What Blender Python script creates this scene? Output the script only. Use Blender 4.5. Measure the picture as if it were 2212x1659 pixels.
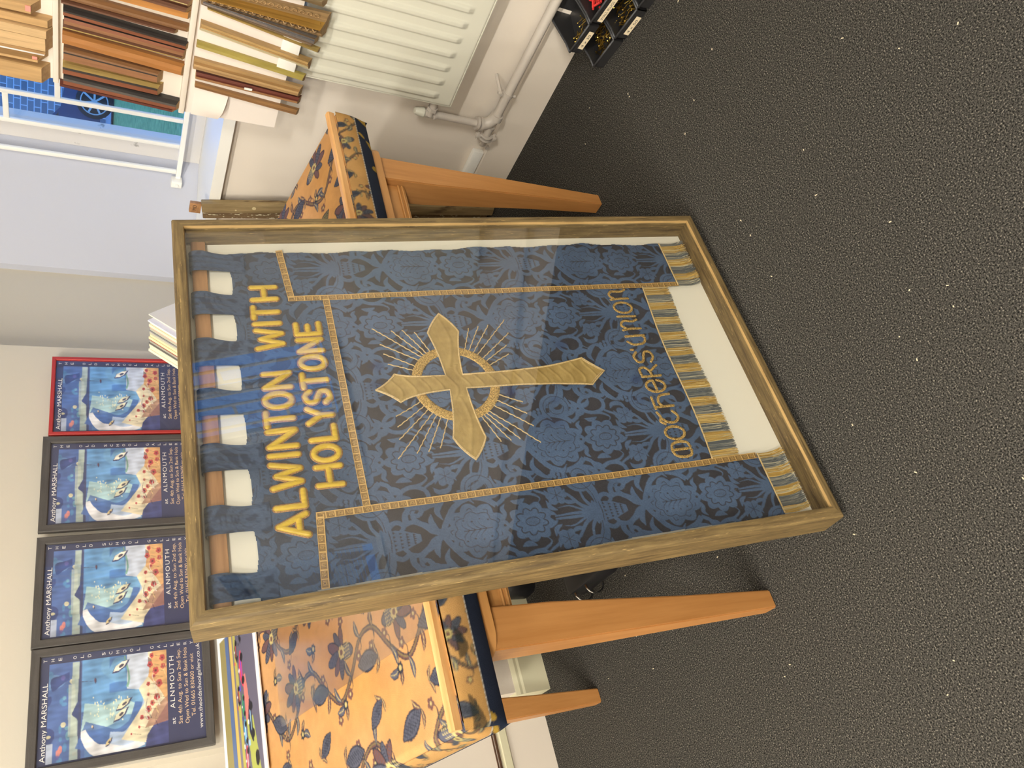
import bpy, bmesh, math, random
import numpy as np
from mathutils import Vector, Matrix
random.seed(7); RNG=np.random.default_rng(7)
S=bpy.context.scene
for o in list(bpy.data.objects): bpy.data.objects.remove(o)
C=S.collection
def rgb(r,g,b):
    f=lambda v:(v/255/12.92) if v/255<=.04045 else ((v/255+.055)/1.055)**2.4
    return (f(r),f(g),f(b),1)

# ---------------------------------------------------------------- camera
cam=bpy.data.cameras.new('camera'); co=bpy.data.objects.new('camera',cam); C.objects.link(co)
cam.sensor_width=36; cam.lens=1693.25/2212*36; cam.clip_start=.05; cam.clip_end=100
R_=Vector((0.82818858,-0.55982934,0.02635893)); D_=Vector((-0.25085754,-0.41234486,-0.87580946)); F_=Vector((0.5011728,0.71872306,-0.48193671))
co.matrix_world=Matrix(((D_.x,R_.x,-F_.x,0),(D_.y,R_.y,-F_.y,0),(D_.z,R_.z,-F_.z,1.5),(0,0,0,1)))
S.camera=co
# ---------------------------------------------------------------- sky, lights, exposure
w=bpy.data.worlds.new('dusk_sky'); S.world=w; w.use_nodes=True
nt=w.node_tree; bg=nt.nodes['Background']
bg.inputs[0].default_value=(.15,.39,1,1); bg.inputs[1].default_value=2.9
S.view_settings.view_transform='Standard'; S.view_settings.look='None'; S.view_settings.gamma=1
S.view_settings.use_curve_mapping=False; S.view_settings.exposure=0.0
LAMPS=[(-.9,1.0,50),(-3.4,1.0,70),(-.9,-2.0,104),(-3.4,-2.0,92)]
for x,y,p in LAMPS:
    for k in (-.42,0,.42):
        L=bpy.data.lights.new('ceiling_lamp_light','POINT'); L.shadow_soft_size=.06
        L.energy=p; L.color=(1,.98,.93)
        lo=bpy.data.objects.new('ceiling_lamp_light',L); lo.location=(x,y+k,3.18); C.objects.link(lo)

# ---------------------------------------------------------------- helpers
def tag(o,label=None,cat=None,group=None,kind=None):
    if label: o['label']=label
    if cat: o['category']=cat
    if group: o['group']=group
    if kind: o['kind']=kind
    return o
def empty(name,mw=None,label=None,cat=None,group=None,loc=None):
    o=bpy.data.objects.new(name,None); C.objects.link(o); o.empty_display_size=.05
    o.matrix_world=mw.copy() if mw is not None else Matrix.Translation(loc or (0,0,0))
    WM[o.name]=o.matrix_world.copy()
    return tag(o,label,cat,group)
WM={}
def mesh(name,v,f,mi=None,smooth=False,cols=None):
    m=bpy.data.meshes.new(name)
    m.from_pydata([tuple(map(float,p)) for p in v],[],[list(map(int,q)) for q in f])
    if mi is not None: m.polygons.foreach_set('material_index',np.array(mi,dtype=np.int32))
    if smooth: m.polygons.foreach_set('use_smooth',[True]*len(m.polygons))
    if cols is not None: setcol(m,cols)
    m.update(); return m
def setcol(m,cols):
    a=m.color_attributes.new('Col','FLOAT_COLOR','POINT')
    c=np.ones((len(m.vertices),4),np.float32); c[:,:3]=cols[:,:3]; a.data.foreach_set('color',c.ravel())
def gridmesh(name,P,cols=None,mask=None,smooth=True):
    """P (ny,nx,3) -> quads, optional cell mask"""
    ny,nx=P.shape[:2]; idx=np.arange(ny*nx).reshape(ny,nx)
    q=np.stack([idx[:-1,:-1],idx[:-1,1:],idx[1:,1:],idx[1:,:-1]],-1).reshape(-1,4)
    if mask is not None: q=q[mask.reshape(-1)]
    used=np.unique(q); rm=np.full(ny*nx,-1); rm[used]=np.arange(len(used)); q=rm[q]
    V=P.reshape(-1,3)[used]
    m=bpy.data.meshes.new(name); m.vertices.add(len(V)); m.vertices.foreach_set('co',V.astype(np.float32).ravel())
    m.loops.add(q.size); m.loops.foreach_set('vertex_index',q.astype(np.int32).ravel())
    m.polygons.add(len(q)); m.polygons.foreach_set('loop_start',np.arange(0,q.size,4,dtype=np.int32))
    m.polygons.foreach_set('loop_total',np.full(len(q),4,dtype=np.int32))
    if smooth: m.polygons.foreach_set('use_smooth',np.ones(len(q),bool))
    m.update(calc_edges=True)
    if cols is not None: setcol(m,cols.reshape(-1,cols.shape[-1])[used])
    return m
def add(name,m,mats,parent=None,mw=None,local=None):
    """mw world matrix, local matrix in parent's space"""
    o=bpy.data.objects.new(name,m)
    if not isinstance(mats,(list,tuple)): mats=[mats]
    if len(m.materials)==0:
        for t in mats: m.materials.append(t)
    C.objects.link(o)
    if parent is not None:
        o.parent=parent; pm=WM.get(parent.name,Matrix())
        o.matrix_basis=local if local is not None else (pm.inverted()@(mw if mw is not None else Matrix()))
        WM[o.name]=pm@o.matrix_basis
    else:
        o.matrix_world=mw if mw is not None else Matrix(); WM[o.name]=o.matrix_world.copy()
    return o
class B:
    """collects shapes into one mesh"""
    def __init__(s): s.v=[];s.f=[];s.m=[]
    def put(s,v,f,mi=0,M=None):
        b=len(s.v); s.v+=[tuple(M@Vector(p)) if M is not None else tuple(p) for p in v]
        s.f+=[[i+b for i in q] for q in f]; s.m+=[mi]*len(f); return s
    def box(s,x0,x1,y0,y1,z0,z1,mi=0,M=None,b=0):
        if b<=0:
            v=[(x,y,z) for x in (x0,x1) for y in (y0,y1) for z in (z0,z1)]
            f=[(0,1,3,2),(4,6,7,5),(0,4,5,1),(2,3,7,6),(0,2,6,4),(1,5,7,3)]
            return s.put(v,f,mi,M)
        bm=bmesh.new(); bmesh.ops.create_cube(bm,size=1)
        for q in bm.verts: q.co=Vector(((x0+x1)/2+q.co.x*(x1-x0),(y0+y1)/2+q.co.y*(y1-y0),(z0+z1)/2+q.co.z*(z1-z0)))
        bmesh.ops.bevel(bm,geom=bm.edges[:],offset=b,segments=2,affect='EDGES',profile=.5)
        bm.verts.index_update(); v=[tuple(q.co) for q in bm.verts]; f=[[q.index for q in p.verts] for p in bm.faces]; bm.free()
        return s.put(v,f,mi,M)
    def tube(s,pts,r,n=10,mi=0,cap=True,M=None):
        pts=[Vector(p) for p in pts]; k=len(pts); rs=r if isinstance(r,(list,tuple)) else [r]*k
        v=[];f=[];up=None
        for i,p in enumerate(pts):
            t=(pts[min(i+1,k-1)]-pts[max(i-1,0)]).normalized()
            if up is None: up=Vector((0,0,1)) if abs(t.z)<.9 else Vector((1,0,0))
            a=(up-t*up.dot(t)).normalized(); up=a; b=t.cross(a)
            for j in range(n):
                g=2*math.pi*j/n; v.append(p+(a*math.cos(g)+b*math.sin(g))*rs[i])
        for i in range(k-1):
            for j in range(n): f.append((i*n+j,i*n+(j+1)%n,(i+1)*n+(j+1)%n,(i+1)*n+j))
        if cap: f.append(list(range(n))[::-1]); f.append([(k-1)*n+j for j in range(n)])
        return s.put(v,f,mi,M)
    def prism(s,poly,z0,z1,mi=0,M=None,ax='z'):
        n=len(poly); mk={'z':lambda a,b,c:(a,b,c),'x':lambda a,b,c:(c,a,b),'y':lambda a,b,c:(a,c,b)}[ax]
        v=[mk(a,b,z0) for a,b in poly]+[mk(a,b,z1) for a,b in poly]
        f=[list(range(n))[::-1],[n+i for i in range(n)]]+[(i,(i+1)%n,n+(i+1)%n,n+i) for i in range(n)]
        return s.put(v,f,mi,M)
    def mesh(s,name,smooth=False):
        m=mesh(name,s.v,s.f,s.m,smooth)
        bm=bmesh.new(); bm.from_mesh(m); bmesh.ops.recalc_face_normals(bm,faces=bm.faces[:]); bm.to_mesh(m); bm.free(); return m
def autosmooth(m,ang=.6):
    m.polygons.foreach_set('use_smooth',[True]*len(m.polygons)); m.set_sharp_from_angle(angle=ang); return m
def box(name,x0,x1,y0,y1,z0,z1,mt,parent=None,b=0,mw=None,local=None):
    return add(name,autosmooth(B().box(x0,x1,y0,y1,z0,z1,b=b).mesh(name)) if b else B().box(x0,x1,y0,y1,z0,z1).mesh(name),mt,parent,mw,local)
def T(x,y,z): return Matrix.Translation((x,y,z))
def basis(o,x,y,z):
    x,y,z=Vector(x),Vector(y),Vector(z); return Matrix(((x.x,y.x,z.x,o[0]),(x.y,y.y,z.y,o[1]),(x.z,y.z,z.z,o[2]),(0,0,0,1)))
# materials -------------------------------------------------------
def mat(name,col,rough=.5,metal=0,col2=None,nscale=(20,20,20),nlo=.35,nhi=.65,bump=0,bscale=None,detail=4,spec=.5,attr=False,emit=None,coat=0,col3=None,fleck=None,sheen=0):
    m=bpy.data.materials.new(name); m.use_nodes=True; n=m.node_tree; p=n.nodes['Principled BSDF']
    p.inputs['Roughness'].default_value=rough; p.inputs['Metallic'].default_value=metal
    p.inputs['Specular IOR Level'].default_value=spec; p.inputs['Coat Weight'].default_value=coat
    if sheen: p.inputs['Sheen Weight'].default_value=sheen
    col=col if len(col)==4 else rgb(*col); p.inputs['Base Color'].default_value=col
    tc=n.nodes.new('ShaderNodeTexCoord')
    def noise(sc,det=detail):
        mp=n.nodes.new('ShaderNodeMapping'); mp.inputs['Scale'].default_value=sc; n.links.new(tc.outputs['Object'],mp.inputs[0])
        t=n.nodes.new('ShaderNodeTexNoise'); t.inputs['Scale'].default_value=1; t.inputs['Detail'].default_value=det; t.inputs['Roughness'].default_value=.6
        n.links.new(mp.outputs[0],t.inputs['Vector']); return t.outputs[0]
    out=None
    if attr:
        a=n.nodes.new('ShaderNodeVertexColor'); a.layer_name='Col'; out=a.outputs[0]
    if col2 is not None:
        r=n.nodes.new('ShaderNodeValToRGB'); e=r.color_ramp.elements; e[0].position=nlo; e[1].position=nhi
        if attr:
            e[0].color=(col2,)*3+(1,); e[1].color=(1,1,1,1)
        else:
            e[0].color=col; e[1].color=rgb(*col2)
            if col3: k=e.new((nlo+nhi)/2); k.color=rgb(*col3)
        s_=noise(nscale); n.links.new(s_,r.inputs[0])
        if attr:
            mx=n.nodes.new('ShaderNodeMix'); mx.data_type='RGBA'; mx.blend_type='MULTIPLY'; mx.inputs[0].default_value=1
            n.links.new(out,mx.inputs[6]); n.links.new(r.outputs[0],mx.inputs[7]); out=mx.outputs[2]
        else: out=r.outputs[0]
    if fleck:
        fc,fs,flo,fhi=fleck
        r2=n.nodes.new('ShaderNodeValToRGB'); e=r2.color_ramp.elements; e[0].position=flo; e[1].position=fhi; e[0].color=(0,0,0,1); e[1].color=(1,1,1,1)
        n.links.new(noise(fs,3),r2.inputs[0]); mx=n.nodes.new('ShaderNodeMix'); mx.data_type='RGBA'
        n.links.new(r2.outputs[0],mx.inputs[0])
        if out is not None: n.links.new(out,mx.inputs[6])
        else: mx.inputs[6].default_value=col
        mx.inputs[7].default_value=rgb(*fc); out=mx.outputs[2]
    if out is not None: n.links.new(out,p.inputs['Base Color'])
    if bump:
        bn=n.nodes.new('ShaderNodeBump'); bn.inputs['Strength'].default_value=bump; bn.inputs['Distance'].default_value=.002
        n.links.new(noise(bscale or nscale),bn.inputs['Height']); n.links.new(bn.outputs[0],p.inputs['Normal'])
    if emit:
        p.inputs['Emission Color'].default_value=emit[0]; p.inputs['Emission Strength'].default_value=emit[1]
    return m
def glassmat(name,tint=(1,1,1,1),rough=0.0,ior=1.5):
    m=bpy.data.materials.new(name); m.use_nodes=True; n=m.node_tree; n.nodes.clear()
    o=n.nodes.new('ShaderNodeOutputMaterial'); mx=n.nodes.new('ShaderNodeMixShader'); t=n.nodes.new('ShaderNodeBsdfTransparent'); g=n.nodes.new('ShaderNodeBsdfGlossy')
    fr=n.nodes.new('ShaderNodeFresnel'); ge=n.nodes.new('ShaderNodeNewGeometry'); ma=n.nodes.new('ShaderNodeMath'); ma.operation='MULTIPLY_ADD'; ma.inputs[1].default_value=1/ior-ior; ma.inputs[2].default_value=ior
    n.links.new(ge.outputs['Backfacing'],ma.inputs[0]); n.links.new(ma.outputs[0],fr.inputs[0]); t.inputs[0].default_value=tint; g.inputs['Roughness'].default_value=rough
    n.links.new(fr.outputs[0],mx.inputs[0]); n.links.new(t.outputs[0],mx.inputs[1]); n.links.new(g.outputs[0],mx.inputs[2]); n.links.new(mx.outputs[0],o.inputs[0]); return m
W=lambda n,a,b,l=6,c=70,**k: mat(n,a,col2=b,nscale=(l,c,c),nlo=.3,nhi=.7,**k)
M_wall_lo=mat('wall_paint_grey',(224,213,198),.85,bump=.15,bscale=(60,60,60))
M_wall_hi=mat('wall_paint_cream',(198,190,174),.85,bump=.15,bscale=(60,60,60))
M_reveal=mat('window_reveal_white',(184,186,196),.7,bump=.25,bscale=(25,25,25))
M_white=mat('white_gloss_paint',(240,238,230),.35,bump=.1,bscale=(30,30,30))
M_skirt=mat('skirting_cream_paint',(214,208,176),.5,bump=.1,bscale=(30,30,30))
M_carpet=mat('charcoal_carpet',(15,15,15),1,col2=(92,89,84),nscale=(300,300,300),nlo=.36,nhi=.68,bump=.4,bscale=(260,260,260),detail=4,spec=0,fleck=((150,144,132),(300,300,300),.60,.70))
M_frame=mat('weathered_oak_frame',(76,60,36),.6,col2=(138,116,74),nscale=(9,120,120),nlo=.3,nhi=.7,bump=.35,bscale=(12,260,260),fleck=((196,164,106),(38,480,480),.64,.74))
M_lip=mat('pale_oak_lip',(150,120,72),.5,col2=(176,144,92),nscale=(9,120,120))
M_mount=mat('cream_mount_board',(238,234,216),.9)
M_beech=mat('beech',(182,128,70),.42,col2=(194,140,80),nscale=(5,5,60),nlo=.3,nhi=.7,bump=.05,bscale=(8,8,160))
M_beech_leg=mat('beech_leg',(178,122,66),.42,col2=(194,138,80),nscale=(70,70,4),nlo=.3,nhi=.7,bump=.05,bscale=(160,160,8))
M_batten=W('pine_batten',(206,150,88),(232,184,124),rough=.5)
M_slat=W('brown_wood_slat',(150,106,66),(184,138,92),rough=.6)
M_banner=mat('damask_cloth',(60,80,110),.8,attr=True,col2=.78,nscale=(9,9,9),nlo=.35,nhi=.6,spec=.25,bump=.25,bscale=(700,700,700),sheen=.15)
M_attr=mat('printed_paper',(200,200,200),.55,attr=True)
M_attr_cloth=mat('woven_tapestry',(200,160,100),.85,attr=True,col2=.82,nscale=(14,14,14),spec=.2,bump=.5,bscale=(500,500,500))
M_gold=mat('yellow_satin',(192,158,24),.42,col2=(214,180,52),nscale=(140,25,25),bump=.3,bscale=(260,40,40),sheen=.3)
M_cord=mat('copper_gold_cord',(128,88,48),.5,metal=.2,col2=(178,138,86),nscale=(300,300,300),bump=.6)
M_cross=mat('gold_cloth',(158,132,74),.5,metal=.15,col2=(182,156,94),nscale=(30,30,30),bump=.7,bscale=(18,34,20))
M_ring=mat('gold_embroidery',(138,106,50),.4,metal=.3,col2=(232,196,116),nscale=(420,420,420),nlo=.4,nhi=.6,bump=.9,bscale=(420,420,420))
M_thread=mat('cream_gold_thread',(186,158,102),.5,col2=(218,194,144),nscale=(300,300,300))
M_black=mat('black_plastic',(30,30,32),.35)
M_dkgrey=mat('grey_plastic',(62,62,64),.45,bump=.1,bscale=(60,60,60))
M_chrome=mat('chrome',(210,210,212),.15,metal=1)
M_brass=mat('brass',(190,160,80),.3,metal=1)
M_rad=mat('radiator_enamel',(216,213,196),.3)
M_pipe=mat('painted_pipe',(196,187,176),.45,bump=.15,bscale=(80,80,80))
M_blackframe=mat('black_stained_wood',(66,62,58),.6,bump=.3,bscale=(120,120,120),col2=(78,74,70),nscale=(8,90,90))
M_redframe=mat('red_stained_wood',(164,44,38),.5)
M_txt=mat('white_ink',(232,228,220),.6)
M_txt2=mat('pale_orange_ink',(226,196,160),.6)
M_ink=mat('black_ink',(30,28,28),.6)
M_paper=mat('white_paper',(228,218,208),.7)
M_glass=glassmat('picture_glass')
M_wglass=glassmat('window_glass')
M_sheet=glassmat('acetate_sheet',(.97,.96,.97,1),.12,1.75)

# ---------------------------------------------------------------- painter
class Paint:
    def __init__(s,w,h,res,bg,wrap=None):
        s.res=res; s.nx=int(round(w/res)); s.ny=int(round(h/res)); s.a=np.zeros((s.ny,s.nx,3)); s.a[:]=np.array(bg)[:3]; s.wrap=wrap
    def poly(s,pts,col,al=1.):
        pts=np.asarray(pts,float)
        offs=[(0,0)]
        if s.wrap:
            W_,H_,half=s.wrap; offs=[(i*W_,j*H_) for i in (-1,0,1) for j in (-1,0,1)]
            if half: offs+=[((i+.5)*W_,(j+.5)*H_) for i in (-2,-1,0,1) for j in (-2,-1,0,1)]
        for ox,oy in offs: s._poly((pts+(ox,oy))/s.res,col,al)
    def _poly(s,p,col,al):
        x0=max(int(p[:,0].min())-1,0); x1=min(int(p[:,0].max())+2,s.nx); y0=max(int(p[:,1].min())-1,0); y1=min(int(p[:,1].max())+2,s.ny)
        if x0>=x1 or y0>=y1: return
        X=np.arange(x0,x1)+.5; Y=(np.arange(y0,y1)+.5)[:,None]; ins=np.zeros((y1-y0,x1-x0),bool)
        q=np.roll(p,-1,0)
        for (ax,ay),(bx,by) in zip(p,q):
            if ay==by: continue
            c=(ay>Y)!=(by>Y)
            if not c.any(): continue
            ins^=c&(X<(bx-ax)*(Y-ay)/(by-ay)+ax)
        sub=s.a[y0:y1,x0:x1]; sub[ins]=sub[ins]*(1-al)+np.array(col)[:3]*al
    def line(s,pts,w,col,w2=None,cr=True,al=1.): s.poly(ribbon(pts,w,w2,cr),col,al)
    def at(s,X,Y):
        ix=np.clip((X/s.res).astype(int),0,s.nx-1); iy=np.clip((Y/s.res).astype(int),0,s.ny-1); return s.a[iy,ix]
    def blur(s,k=1):
        for _ in range(k):
            m='wrap' if s.wrap else 'edge'; a=np.pad(s.a,((1,1),(1,1),(0,0)),mode=m)
            s.a=(a[1:-1,1:-1]*2+a[:-2,1:-1]+a[2:,1:-1]+a[1:-1,:-2]+a[1:-1,2:])/6
def catmull(pts,n=6):
    p=[np.array(q,float) for q in pts]
    if len(p)<3: return np.array(p)
    p=[2*p[0]-p[1]]+p+[2*p[-1]-p[-2]]; out=[]
    for i in range(1,len(p)-2):
        for k in range(n):
            t=k/n; out.append(.5*((2*p[i])+(-p[i-1]+p[i+1])*t+(2*p[i-1]-5*p[i]+4*p[i+1]-p[i+2])*t*t+(-p[i-1]+3*p[i]-3*p[i+1]+p[i+2])*t**3))
    out.append(p[-2]); return np.array(out)
def ribbon(pts,w,w2=None,cr=True):
    c=catmull(pts) if cr else np.asarray(pts,float); n=len(c)
    t=np.gradient(c,axis=0); t/=np.linalg.norm(t,axis=1)[:,None]+1e-12; nn=np.stack([-t[:,1],t[:,0]],1)
    s_=np.linspace(0,1,n)[:,None]
    if w2=='leaf': ww=w*np.sin(np.pi*np.clip(s_,.02,.98))**.8
    elif w2=='taper': ww=w*(1-s_*.92)
    elif w2 is not None: ww=w+(w2-w)*s_
    else: ww=w*np.ones_like(s_)
    return np.concatenate([c+nn*ww/2,(c-nn*ww/2)[::-1]])
def scallop(cx,cy,rx,ry,n,amp,ph=0,N=72):
    a=np.linspace(0,2*np.pi,N,endpoint=False); r=1-amp+2*amp*np.abs(np.sin(n*(a+ph)/2))
    return np.stack([cx+rx*r*np.cos(a),cy+ry*r*np.sin(a)],1)
def ell(cx,cy,rx,ry,N=24,rot=0):
    a=np.linspace(0,2*np.pi,N,endpoint=False); x=rx*np.cos(a); y=ry*np.sin(a)
    return np.stack([cx+x*math.cos(rot)-y*math.sin(rot),cy+x*math.sin(rot)+y*math.cos(rot)],1)
def snoise(X,Y,f,seed):
    r=np.random.default_rng(seed); o=np.zeros(np.broadcast(X,Y).shape)
    for i in range(10):
        a=r.uniform(0,2*np.pi); k=f*r.uniform(.5,1.7); o=o+np.sin(k*(X*np.cos(a)+Y*np.sin(a))+r.uniform(0,6.28))
    return o/10**.5/1.0

# ---------------------------------------------------------------- room shell
XR,YB=2.322,2.67
def struct(o,label=None,cat=None): o['kind']='structure'; return o
struct(box('floor',-5,XR+.02,-6.4,YB+.1,-.06,0,M_carpet))
struct(box('ceiling',-5,XR+.4,-6.4,YB+.1,3.35,3.43,M_wall_hi))
wb=struct(add('wall_back',B().box(-5,XR+.4,YB,YB+.1,0,1.02,0).box(-5,XR+.4,YB,YB+.1,1.02,3.35,1).box(.48,1.90,2.582,YB,0,1.02,0).box(.48,1.90,2.582,YB,1.02,3.35,1).mesh('wall_back'),[M_wall_lo,M_wall_hi]))
struct(box('wall_left',-5.1,-5,-6.4,YB+.1,0,3.35,M_wall_hi))
struct(box('wall_front',-5,XR+.4,-6.5,-6.4,0,3.35,M_wall_hi))
# right wall with three window openings; splayed reveals
WZ0,WZ1=1.105,2.30; WINS=[(.62,2.30),(-1.84,-.61),(-5.15,-3.30)]
b=B(); b.box(XR,XR+.4,-6.4,YB+.1,0,1.07,0); b.box(XR,XR+.4,-6.4,YB+.1,WZ1,3.35,1)
sp=.32
edges=[-6.4]
for k,(a,c_) in enumerate(sorted(WINS)):
    prev=edges[-1]
    poly=[(XR,prev if prev!=-6.4 else -6.4),(XR,a-sp*.5),(XR+.33,a),(XR+.4,a),(XR+.4,edges[-1] if prev==-6.4 else prev2)]
    b.prism(poly,1.07,WZ1,1)
    edges.append(c_+(sp*.5 if c_<2 else .34)); prev2=c_
poly=[(XR,edges[-1]),(XR,YB+.1),(XR+.4,YB+.1),(XR+.4,prev2),(XR+.33,prev2)]
b.prism(poly,1.07,WZ1,2)
struct(add('wall_right',b.mesh('wall_right'),[M_wall_lo,M_wall_hi,M_reveal]))
# baseboards
struct(add('baseboard_back',B().box(-5,.48,YB-.014,YB,0,.17,1).prism([(2.568,0),(2.568,.10),(2.572,.108),(2.572,.118),(2.580,.132),(2.582,.132),(2.582,0)],.468,1.912,0,ax='x').prism([(.468,0),(.468,.10),(.478,.132),(.48,.132),(.48,0)],2.582,YB,0,ax='y').box(1.9,XR,YB-.014,YB,0,.15,0).mesh('bb'),[M_skirt,M_wall_lo]))
struct(add('baseboard_right',B().prism([(XR,0),(XR-.018,0),(XR-.018,.138),(XR-.010,.147),(XR,.147)],-6.4,YB-.015,0,ax='y').mesh('bb2'),M_wall_lo))
struct(add('trim_1',B().box(-5,.478,YB-.024,YB-.0005,.171,.202,b=.003).mesh('trim'),M_skirt))
cb=B()
for i in range(3): cb.tube([(-5,YB-.006-.006*(i%2),.2085+.0062*i),(.47,YB-.006-.006*(i%2),.2085+.0062*i)],.0028,6)
tag(add('wall_cable',cb.mesh('wall_cable',True),mat('cable_brown',(112,80,60),.5)),'three thin brown and white cables running above the cream trunking on the back wall','cable')
tag(box('cable_trunking',XR-.022,XR-.0005,1.735,2.60,.149,.192,M_white,b=.002),'white plastic cable trunking above the skirting of the right wall','trunking')

# ---------------------------------------------------------------- windows
M_wood_w=mat('flaking_white_window_paint',(214,210,206),.6,col2=(150,146,140),nscale=(16,16,16),nlo=.66,nhi=.74,bump=.5,bscale=(30,30,30))
def window(idx,y0,y1,z0,z1,mull=2):
    x=XR+.33; root=empty('window_%d'%idx,loc=(x,y0,z0)); root['kind']='structure'
    f=B(); f.box(x-.01,x+.05,y0,y0+.075,z0,z1).box(x-.01,x+.05,y1-.075,y1,z0,z1).box(x-.01,x+.05,y0+.075,y1-.075,z0,z0+.06).box(x-.01,x+.05,y0+.075,y1-.075,z1-.07,z1)
    add('window_frame',f.mesh('wf'),M_wood_w,root)
    for k in range(1,mull):
        ym=y0+(y1-y0)*k/mull; box('glazing_bar',x,x+.035,ym-.015,ym+.015,z0+.06,z1-.07,M_wood_w,root)
    ws=[y0+.075]+[y0+(y1-y0)*k/mull for k in range(1,mull)]+[y1-.075]
    for k in range(mull):
        box('pane',x+.016,x+.020,ws[k]+(.015 if k else 0),ws[k+1]-(.015 if k<mull-1 else 0),z0+.06,z1-.07,M_wglass,root)
    return root
w1=window(1,.62,2.30,1.105,2.30); w2=window(2,-1.84,-.61,1.105,2.30); w3=window(3,-5.15,-3.30,1.105,2.30)
for (a,c_,e) in ((.44,2.30,2.60),(-2.0,-.61,-.45),(-5.31,-3.30,-2.96)):
    poly=[(XR-.028,a-.02),(XR-.034,a-.01),(XR-.034,e),(XR-.028,e+.01),(XR+.005,e+.01),(XR+.33,c_),(XR+.33,a+.17),(XR+.005,a-.02)]
    o=struct(add('window_sill',autosmooth(B().prism(poly,1.066,1.1045).mesh('sill')),M_white,{.44:w1,-2.0:w2,-5.31:w3}[a]))
def grille(xg,y0,y1,ys,ties,z0,z1,label,brk):
    root=empty('window_grille',loc=(xg,y0,z0),label=label,cat='grille',group=None)
    add('bottom_rail',B().box(xg-.006,xg+.006,y0,y1,z0,z0+.018,b=.002).mesh('r'),M_white,root)
    add('top_rail',B().box(xg-.006,xg+.006,y0,y1,z1-.018,z1,b=.002).mesh('r'),M_white,root)
    for y in ys: add('bar',autosmooth(B().box(xg-.006,xg+.006,y-.009,y+.009,z0+.018,z1-.018,b=.003).mesh('bar')),M_white,root)
    for (ya,yb,z) in ties: add('cross_tie',autosmooth(B().box(xg-.005,xg+.005,ya+.008,yb-.008,z-.009,z+.009,b=.002).mesh('tie')),M_white,root)
    if brk: add('wall_bracket',autosmooth(B().box(xg-.028,xg+.006,y1-.03,y1+.002,z0-.006,z0+.034,b=.003).tube([(xg-.034,y1-.014,z0+.014),(xg-.027,y1-.014,z0+.014)],.007,10).mesh('brk')),M_white,root)
    return root
ys=[2.312,2.183,2.062]+[2.062-.125*i for i in range(1,11)]
ties=[(2.062,2.183,1.752),(1.937,2.062,1.597),(1.812,1.937,1.752),(1.687,1.812,1.45),(1.562,1.687,1.75),(2.062,2.183,2.05)]
grille(XR+.268,.80,2.372,ys,ties,1.172,2.26,'white painted iron security grille in front of the window beside the moulding samples',True)
ys=[-.68-.118*i for i in range(10)]
ties=[(ys[i+1],ys[i],1.45+.28*((i*2)%3)) for i in range(9)]
grille(XR+.26,-1.80,-.63,ys,ties,1.172,2.26,'security grille of the second window, seen only reflected in the picture glass',False)
# venetian blind in window 3
vb=empty('venetian_blind',loc=(XR+.25,-4.2,1.2),label='pale venetian blind in the far window, seen only as stripes reflected in the picture glass',cat='blind')
box('head_rail',XR+.22,XR+.27,-5.05,-3.40,2.24,2.28,M_white,vb)
sl=B().box(-.0015,.0015,-.82,.82,-.018,.018).mesh('slat')
for i in range(26):
    add('slat',sl,M_white,vb,mw=T(XR+.245,-4.22,2.21-.038*i)@Matrix.Rotation(math.radians(-38),4,'Y'))

# ---------------------------------------------------------------- outside
M_grass=mat('grass_lawn',(70,104,50),1,col2=(120,146,84),nscale=(14,14,14),bump=.6)
M_tarmac=mat('wet_paving',(112,120,128),.6,col2=(150,156,162),nscale=(9,30,9))
lw=mesh('lawn',[(XR+.4,-40,.78),(XR+.4,60,.78),(14,60,1.07),(14,-40,1.07),(70,60,1.07),(70,-40,1.07)],[(0,3,2,1),(3,5,4,2)])
tag(add('lawn',lw,M_grass),'green lawn outside the barred window','lawn',kind='stuff')
tag(box('paving',14.6,60,-30,60,1.07,1.078,M_tarmac),'grey paving beyond the lawn outside the window','paving')
CARP=(14.05,12.75,1.08); CARR=math.radians(128)
car=empty('car',mw=T(*CARP)@Matrix.Rotation(CARR,4,'Z'),label='dark blue car with silver spoked wheels parked outside the window',cat='car')
M_car=mat('dark_blue_car_paint',(38,58,92),.25,coat=.5); M_tyre=mat('tyre_rubber',(26,26,28),.8); M_alloy=mat('silver_alloy',(190,194,200),.3,metal=.7)
prof=[(-2.0,.22),(-2.05,.55),(-1.9,.78),(-1.1,.9),(-.55,1.36),(.9,1.40),(1.6,1.02),(2.0,.92),(2.08,.5),(2.0,.22)]
add('body',autosmooth(B().prism(prof,-.82,.82,ax='y').mesh('body')),M_car,car,local=Matrix())
for _a,_c in ((-.83,-.821),(.821,.83)): add('side_window',B().prism([(-1.0,.93),(-.5,1.3),(.85,1.34),(1.35,1.02)],_a,_c,ax='y').mesh('sw'),M_black,car,local=Matrix())
wt=B(); wt.tube([(0,-.1,0),(0,-.09,0),(0,.09,0),(0,.1,0)],[.27,.32,.32,.27],28)
wsp=B(); wsp.tube([(0,-.112,0),(0,-.10,0)],.045,14)
for k in range(7):
    wsp.box(.03,.235,-.112,-.1,-.018,.018,M=Matrix.Rotation(k*2*math.pi/7,4,'Y'))
wsp.tube([(math.cos(a)*.235,-.106,math.sin(a)*.235) for a in np.linspace(0,2*np.pi,25)],.014,6,cap=False)
wm,sm=autosmooth(wt.mesh('wheel')),wsp.mesh('rim')
for px in (-1.3,1.3):
    for sy,rz in ((-.80,0),(.80,math.pi)):
        wh=add('wheel',wm,M_tyre,car,local=T(px,sy,.33)@Matrix.Rotation(rz,4,'Z')); add('wheel_rim',sm,M_alloy,wh,local=Matrix())
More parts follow.
